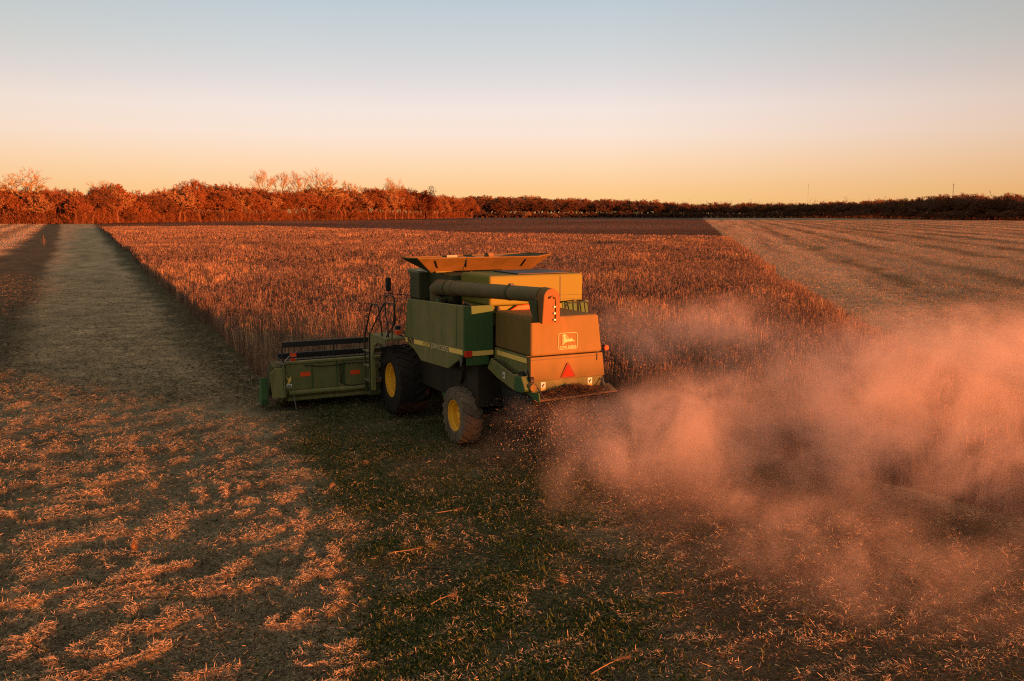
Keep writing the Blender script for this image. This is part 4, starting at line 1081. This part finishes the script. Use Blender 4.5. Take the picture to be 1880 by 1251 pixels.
# ------------------------------------------------------------------ trees
BARK = veg_mat('bark', 0.0); TWIG = veg_mat('twigs', 0.15)
def tree_mesh(seed, kind):
    """a leafless tree one metre tall: tapered trunk and limbs, and a crown of fine twigs"""
    r = random.Random(seed); nr = np.random.default_rng(seed)
    limbs = []; twigs = []
    P = dict(round=(0.20, 0.76, 42, 0.04), tall=(0.30, 0.72, 34, 0.05), bushy=(0.06, 0.78, 46, 0.03), oak=(0.14, 0.78, 50, 0.045), low=(0.05, 0.78, 58, 0.012), airy=(0.30, 0.72, 36, 0.055), dome=(0.22, 0.75, 44, 0.045))[kind]
    trunk, ratio, spread, upb = P
    def grow(p, d, L, rad, lev):
        q = Vector(p)
        pts = [q.copy()]
        for k in range(3):
            d = (d + Vector((r.gauss(0, .10), r.gauss(0, .10), r.gauss(0, .06) + upb))).normalized()
            q = q + d * (L / 3); pts.append(q.copy())
        if lev <= 2: limbs.append((pts, rad, rad * 0.68))
        else:
            for a, b in zip(pts, pts[1:]): twigs.append((a, b, rad))
        if lev >= 6: return
        nchild = 3 if lev < 3 else (3 if r.random() < 0.72 else 2)
        if lev == 0 and kind in ('oak', 'bushy', 'low', 'round', 'dome'): nchild = 4 if kind != 'low' else 6
        ph = r.uniform(0, 6.28)
        for c in range(nchild):
            ang = R(spread * r.uniform(0.5, 1.15))
            az = ph + c * 2 * math.pi / nchild + r.uniform(-.5, .5)
            t = Vector((math.cos(az), math.sin(az), 0)); t = (t - d * t.dot(d)).normalized()
            nd = (d * math.cos(ang) + t * math.sin(ang)).normalized()
            st = pts[-1] if (c < 2 or lev == 0) else pts[2]
            grow(st, nd, L * ratio * r.uniform(0.8, 1.1), rad * (0.62 if nchild > 2 else 0.7), lev + 1)
    grow((0, 0, 0), Vector((r.gauss(0, .04), r.gauss(0, .04), 1)).normalized(), max(trunk, 0.08), 0.026 if kind != 'low' else 0.012, 0)
    if kind == 'low':
        pass
    fine = []
    for (a, b, rd) in twigs:                  # brush of fine shoots on every twig
        for k in range(1 if kind in ('airy', 'dome') else 5):
            o_ = a.lerp(b, r.random()); dd = (b - a).normalized()
            q = (dd + Vector((r.gauss(0, .7), r.gauss(0, .7), r.gauss(0.15, .6)))).normalized()
            fine.append((o_, o_ + q * (b - a).length * r.uniform(0.8, 1.9), rd * 0.45))
    twigs += fine
    allz = [b.z for _, b, _ in twigs]
    s = 1.0 / max(allz)
    bm = bmesh.new()
    for pts, r0, r1 in limbs:
        n = len(pts)
        add_tube(bm, [p * s for p in pts], [max(0.0045, (r0 + (r1 - r0) * i / (n - 1)) * s * 0.55) for i in range(n)], 5, caps=False)
    mt = bpy.data.meshes.new('trunk'); bm.to_mesh(mt); bm.free()
    at = mt.color_attributes.new('Col', 'FLOAT_COLOR', 'POINT')
    nv = len(mt.vertices)
    cc = np.ones((nv, 4), np.float32); cc[:, :3] = np.array((0.135, 0.068, 0.036))
    at.data.foreach_set('color', cc.ravel())
    mt.materials.append(BARK)
    a = np.array([t[0][:] for t in twigs]) * s; b = np.array([t[1][:] for t in twigs]) * s
    w = nr.normal(0, 1, a.shape); d = b - a; w = np.cross(w, d); w /= np.linalg.norm(w, axis=1, keepdims=True) + 1e-9
    rad = np.array([t[2] for t in twigs])
    w *= np.clip(rad * s * 1.1, *((0.0014, 0.0060) if kind in ('airy', 'dome') else (0.0019, 0.0070)))[:, None]
    return mt, (a, b, w)

def crown_mesh(tw, base, var, seed):
    nr = np.random.default_rng(seed)
    a, b, w = tw
    n = len(a)
    C = np.array(base) * (1 + var * nr.normal(0, 1, (n, 1))).clip(0.4, 1.7)
    o = ribbons('crown', a.astype(np.float32), b.astype(np.float32), w.astype(np.float32), C, TWIG, taper=0.7)
    me = o.data; bpy.data.objects.remove(o)
    return me

PROTO = {}
PAL = {'rust': (0.25, 0.095, 0.038), 'tan': (0.34, 0.18, 0.08), 'brown': (0.15, 0.065, 0.032), 'dark': (0.16, 0.080, 0.050), 'pale': (0.36, 0.24, 0.095)}  # dark entry is lifted to paint distant haze into the far wood
for kind, seeds in (('round', (1, 2)), ('tall', (3, 4, 5)), ('oak', (6, 7, 8)), ('bushy', (9, 10, 11)), ('low', (12, 13)), ('airy', (14, 15, 16)), ('dome', (17, 18))):
    PROTO[kind] = []
    for s_ in seeds:
        mt, tw = tree_mesh(s_, kind)
        PROTO[kind].append((mt, {p: crown_mesh(tw, PAL[p], 0.28, s_ * 10 + i) for i, p in enumerate(PAL)}))
def plant_tree(name, x, y, h, wscale, kind, pal, label, group=None, cat='tree', parts=True):
    mt, cr = random.choice(PROTO[kind])
    e = empty(name, (x, y, -0.2), random.uniform(0, 6.28))
    e.scale = (h * wscale, h * wscale, h)
    tag(e, label, cat, group)
    t = bpy.data.objects.new('trunk', mt); sc.collection.objects.link(t); t.parent = e
    c = bpy.data.objects.new('crown', cr[pal]); sc.collection.objects.link(c); c.parent = e
    return e
def px(u, d): return (u - 940) / 1700 * d
def topz(v, d): return 4.95 + (391.1 - v) / 1700 * d * 1.0
LW = [(-60, 425), (0, 425), (160, 430), (300, 500), (440, 560), (560, 630), (700, 700), (800, 800), (862, 900)]
LT = [(-60, 345), (0, 342), (100, 347), (165, 350), (210, 336), (250, 354), (300, 350), (350, 340), (380, 335), (450, 344), (480, 348), (640, 347), (660, 346), (720, 345), (760, 349), (800, 355), (830, 358), (866, 366)]
def ip(tab, u): return float(np.interp(u, [t[0] for t in tab], [t[1] for t in tab]))
GL = 'bare trees in the wood on the left'
n_l = 0
for row, (dd, step, dz) in enumerate(((0, 14, 0.86), (10, 14, 0.98), (24, 14, 1.06))):
    u = -50.0
    while u < 868:
        d = ip(LW, u) + dd + random.uniform(-3, 3)
        h = (topz(ip(LT, u), d)) * dz * random.uniform(0.84, 1.06)
        pal = random.choices(['rust', 'tan', 'brown'], [6, 3, 2])[0]
        kind = random.choices(['oak', 'tall', 'bushy', 'round'], [3, 2, 7 if row == 0 else 3, 1])[0]
        w = {'oak': 0.8, 'tall': 1.0, 'bushy': 0.95, 'round': 1.0}[kind] * random.uniform(0.8, 1.15)
        plant_tree('bare_tree', px(u, d), d, h, w, kind, pal, 'bare rust coloured tree standing in the sunlit wood beyond the field on the left', GL); n_l += 1
        u += step * random.uniform(0.7, 1.35) * 450 / ip(LW, u)
def undergrowth(name, tab, d0, d1, n, h0, h1, col, lab, u0, u1, w0):
    u = rng.uniform(u0, u1, n); dd = np.interp(u, [t[0] for t in tab], [t[1] for t in tab])
    d = dd + rng.uniform(d0, d1, n); x = (u - 940) / 1700 * d
    h = rng.uniform(h0, h1, n) * (0.55 + 0.9 * vnoise(u * 0.11, d * 0.05, 120))
    b = np.stack([x, d, h * 0.8 * rng.random(n) ** 1.35 - 0.2], -1)
    a = rng.uniform(0, 2 * math.pi, n); L = rng.uniform(0.8, 2.6, n)
    t = b + np.stack([np.cos(a) * L * 0.6, np.sin(a) * L * 0.6, L * rng.uniform(0.2, 1.0, n)], -1)
    wa = rng.uniform(0, math.pi, n)
    w = np.stack([np.cos(wa), np.sin(wa), 0.3 * np.ones(n)], -1) * (w0 * rng.uniform(0.5, 1.3, n))[:, None]
    o = ribbons(name, b, t, w, np.array(col) * rng.uniform(0.5, 1.6, (n, 1)), TWIG, taper=0.4)
    tag(o, lab, 'undergrowth', kind='stuff')
undergrowth('undergrowth', LW, -6, 45, 150000, 5, 15, (0.17, 0.066, 0.030), 'tangled leafless undergrowth filling the sunlit wood on the left', -60, 868, 0.07)
GS = 'brushwood along the edge of the left wood'
u = -50.0
while u < 866:
    d = ip(LW, u) + random.uniform(-5, 22)
    plant_tree('shrub', px(u, d), d, random.uniform(3.0, 7.5) * (0.7 + ip(LW, u) / 1800), random.uniform(0.9, 1.4), 'low', random.choice(['rust', 'brown', 'brown', 'rust', 'dark']), 'low leafless shrub at the foot of the sunlit wood on the left', GS, 'shrub')
    u += random.uniform(3.5, 8) * 450 / ip(LW, u)
# trees one can tell apart
for u, v, w, lab in ((50, 310, 1.4, 'large round crowned bare tree towering over the left end of the wood'),
                     (209, 332, 1.0, 'bare tree with a domed crown standing above the wood beyond the path'),
                     (492, 311, 0.62, 'first and slimmest of the tall pale trees rising above the wood'),
                     (523, 316, 0.55, 'narrow pale tall tree second in the row rising above the wood'),
                     (554, 315, 0.68, 'third pale tall tree in the row above the wood, left of the widest one'),
                     (597, 311, 0.95, 'widest of the tall pale trees rising above the wood, last in the row'),
                     (645, 333, 0.7, 'small pale tree top just after the row of tall trees'),
                     (717, 328, 0.8, 'white limbed tree standing out in the wood behind the hopper')):
    d = ip(LW, u) + 14
    plant_tree('tall_bare_tree', px(u, d), d, topz(v, d) * 1.03, w * 0.95, 'dome' if w > 0.9 else 'airy', 'pale', lab)
def leafy(u, v, d, wpx, lab, col):
    """a tree that kept its leaves: trunk and a crown of many small leaf clumps"""
    h = topz(v, d); wr = wpx / 1700 * d / 2
    e = empty('leafy_tree', (px(u, d), d, -0.2)); tag(e, lab, 'tree')
    part('trunk', BARK, e, tubes=[([(0, 0, 0), (0.1, 0, h * 0.45), (0.3, 0.2, h * 0.8)], [0.5, 0.4, 0.15], 7), ([(0.1, 0, h * 0.4), (wr * 0.5, 0, h * 0.7)], [0.25, 0.1], 6), ([(0.1, 0, h * 0.45), (-wr * 0.5, 0.4, h * 0.72)], [0.25, 0.1], 6)])
    n = 2600
    lob = [(random.gauss(0, .45) * wr, random.gauss(0, .45) * wr, h * random.uniform(0.28, 0.86), wr * random.uniform(0.35, 0.6)) for _ in range(14)]
    k = rng.integers(0, len(lob), n); L = np.array(lob)[k]
    dv = rng.normal(0, 1, (n, 3)); dv /= np.linalg.norm(dv, axis=1, keepdims=True)
    c = L[:, :3] + dv * (L[:, 3] * rng.random(n) ** 0.4)[:, None]
    c[:, 2] = np.minimum(c[:, 2], h)
    a = rng.normal(0, 1, (n, 3)); a /= np.linalg.norm(a, axis=1, keepdims=True)
    s = np.cross(a, rng.normal(0, 1, (n, 3))); s /= np.linalg.norm(s, axis=1, keepdims=True)
    ribbons('crown', c, c + a * 0.7, s * 0.3, np.array(col) * rng.uniform(0.6, 1.4, (n, 1)), TWIG, e)
leafy(783, 342, 772, 44, 'dark maroon round leafy tree standing out at the right end of the wood', (0.045, 0.012, 0.010))
leafy(234, 354, 488, 34, 'dark evergreen standing in the wood beyond the path', (0.020, 0.013, 0.008))
# far wood on the right
RWD = [(830, 1000), (1100, 1000), (1500, 900), (1700, 700), (1890, 590), (1960, 560)]
RT = [(830, 362), (862, 362), (960, 361), (1040, 365), (1110, 366), (1200, 369), (1300, 373), (1440, 373), (1520, 371), (1580, 368), (1660, 365), (1710, 361), (1735, 356), (1800, 357), (1880, 359), (1960, 358)]
undergrowth('undergrowth', RWD, 4, 55, 60000, 6, 19, (0.15, 0.076, 0.048), 'dark tangled undergrowth filling the far wood on the right', 845, 1940, 0.16)  # colour lifted to paint in the haze over the far wood
GR = 'trees of the dark far wood on the right'
for row, (dd, step, dz) in enumerate(((0, 10.5, 0.84), (16, 10, 0.95), (44, 10, 1.06))):
    u = 850.0
    while u < 1930:
        d = ip(RWD, u) + dd + random.uniform(-4, 4)
        h = topz(ip(RT, u), d) * dz * random.uniform(0.88, 1.05)
        kind = random.choices(['bushy', 'oak', 'round', 'tall'], [5, 3, 1, 1])[0]
        pal = random.choices(['dark', 'brown', 'rust'], [6, 3, 0.4 if u > 1150 else 1.0])[0] if row < 2 else random.choice(['rust', 'tan', 'rust'])  # dark front rows paint the wood's shade, rust and tan back tops its sunlight
        plant_tree('far_tree', px(u, d), d, h, random.uniform(0.9, 1.3), kind, pal, 'dark bare tree in the far wood across the field on the right', GR)
        u += step * random.uniform(0.7, 1.3) * 800 / ip(RWD, u)
u = 850.0
while u < 1930:
    d = ip(RWD, u) - 8
    plant_tree('shrub', px(u, d), d, random.uniform(5, 9), random.uniform(1.2, 1.8), 'low', 'dark', 'dark leafless shrub at the foot of the far wood on the right', 'brushwood along the far right wood', 'shrub')
    u += random.uniform(9, 16)
for u, w, lab in ((968, 10, 'pale round bush standing alone before the far wood'), (1017, 8, 'small pale bush right of the lone round bush')):
    d = 900
    plant_tree('bush', px(u, d), d, w / 1700 * d * 1.3, 1.2, 'low', 'tan', lab, None, 'bush')
# radio masts far behind the wood
def mast(u, v, d, w, lab, k_=1.0):
    h = topz(v, d)
    e = empty('radio_mast', (px(u, d), d, 0)); tag(e, lab, 'radio mast')
    tubes = []
    for k in range(3):
        a = 2 * math.pi * k / 3
        tubes.append(([(w * math.cos(a), w * math.sin(a), 0), (w * math.cos(a), w * math.sin(a), h * 0.94)], 0.12 * k_, 5))
    n = int(h / 3)
    for i in range(n):
        a = 2 * math.pi * (i % 3) / 3; b = 2 * math.pi * ((i + 1) % 3) / 3
        z0, z1 = i * h * 0.94 / n, (i + 1) * h * 0.94 / n
        tubes.append(([(w * math.cos(a), w * math.sin(a), z0), (w * math.cos(b), w * math.sin(b), z1)], 0.07 * k_, 4))
    part('lattice', M['gray'], e, tubes=tubes)
    part('antenna', M['gray'], e, tubes=[([(0, 0, h * 0.92), (0, 0, h)], 0.16 * k_, 6)], boxes=[(-0.8, 0.8, -0.2, 0.2, h * 0.92, h * 0.925 + 0.8)])
mast(1740, 336, 1300, 0.55, 'thin radio mast rising behind the tallest trees of the far right wood')
mast(1477, 337, 1900, 0.45, 'faint slender radio mast far off over the low part of the wood', 0.35)

# ------------------------------------------------------------------ single things lying or standing on the cut ground
def stalk(u, v, ang, L, lab, bend=0.25, r=0.0065):
    L *= 0.62; bend = bend * 1.6 + 0.1
    # fallen plant stem: bent tapered stem and a ragged tuft
    d_ = math.radians(PITCH) + math.atan((v - 625.5) / 1700)
    y = 4.95 / math.tan(d_); x = (u - 940) / 1700 * (y * math.cos(R(PITCH)) + 4.95 * math.sin(R(PITCH)))
    z = float(ground_z(np.array([x]), np.array([y]))[0])
    e = empty('fallen_stalk', (x, y, z + 0.01), ang); tag(e, lab, 'stalk', 'fallen stalks on the cut ground')
    pts = [(L * t, bend * L * math.sin(t * 2.2) * 0.4, 0.02 + 0.10 * L * t * t + 0.02) for t in np.linspace(0, 1, 7)]
    n = 110
    t_ = rng.uniform(0.62, 1.0, n)
    part('stem', STALK, e, tubes=[(pts, [r * (1 - 0.5 * t) for t in np.linspace(0, 1, 7)], 6)], smooth=True)
    px_ = np.interp(t_, np.linspace(0, 1, 7), [p[0] for p in pts]); py_ = np.interp(t_, np.linspace(0, 1, 7), [p[1] for p in pts]); pz_ = np.interp(t_, np.linspace(0, 1, 7), [p[2] for p in pts])
    b = np.stack([px_, py_, pz_], -1); dr = np.stack([rng.uniform(0.4, 1, n), rng.normal(0, 0.45, n), rng.normal(0.15, 0.3, n)], -1) * rng.uniform(0.3, 1.3, (n, 1))
    w = np.stack([0 * t_, np.ones(n), rng.normal(0, 0.5, n)], -1) * 0.0035
    ribbons('tuft', b, b + dr * (0.10 * L + 0.03), w, np.array((0.40, 0.24, 0.12)) * rng.uniform(0.6, 1.2, (n, 1)), VEG, e, taper=0.3)
STALK = principled('dry_stalk', (0.27, 0.17, 0.09), 0.9, 0, 0.05)
stalk(1085, 1243, R(24), 0.85, 'long bent straw stalk with a bushy tip lying at the front edge')
stalk(1210, 1095, R(-14), 0.45, 'short pale straight stalk lying on the dusty residue')
stalk(1000, 1060, R(-55), 0.6, 'stalk slanting down to the right over dark weeds', 0.1)
stalk(715, 1020, R(6), 0.75, 'thin straight stalk lying level across the dark green swath', 0.05, 0.008)
stalk(800, 945, R(8), 0.7, 'farther level stalk lying across the swath below the rear wheel', 0.08, 0.008)
stalk(640, 850, R(-50), 0.9, 'curled stalk with a ragged tuft lying left of the rear wheel')
stalk(790, 1115, R(20), 0.6, 'arched stalk beside a clump of bright straw', 0.5)
stalk(600, 905, R(75), 0.5, 'stalk leaning up at the left edge of the dark swath', 0.1)
# one small upright plant that caught the light on the raked ground
def sprig(u, v, h, lab):
    d_ = math.radians(PITCH) + math.atan((v - 625.5) / 1700)
    y = 4.95 / math.tan(d_); x = (u - 940) / 1700 * (y * math.cos(R(PITCH)) + 4.95 * math.sin(R(PITCH)))
    z = float(ground_z(np.array([x]), np.array([y]))[0])
    e = empty('dry_sprig', (x, y, z)); tag(e, lab, 'plant')
    part('stem', STALK, e, tubes=[([(0, 0, -0.02), (0.01, 0, h * 0.5), (-0.02, 0, h)], [0.010, 0.008, 0.004], 6)], smooth=True)
    n = 46; t_ = rng.uniform(0.15, 1, n)
    b = np.stack([0 * t_, 0 * t_, t_ * h], -1); a = rng.uniform(0, 6.28, n)
    dr = np.stack([np.cos(a), np.sin(a), rng.uniform(0.2, 1.2, n)], -1) * (h * 0.35 * (1.1 - t_))[:, None]
    ribbons('leaf', b, b + dr, np.stack([-np.sin(a), np.cos(a), 0 * a], -1) * 0.018, np.array((0.42, 0.20, 0.08)) * rng.uniform(0.6, 1.2, (n, 1)), VEG, e, taper=0.2)
sprig(247, 1016, 0.22, 'small upright dry sprig glowing on the raked straw at the lower left')
sprig(81, 452, 1.7, 'tall lone weed standing at the dark strip left of the path')
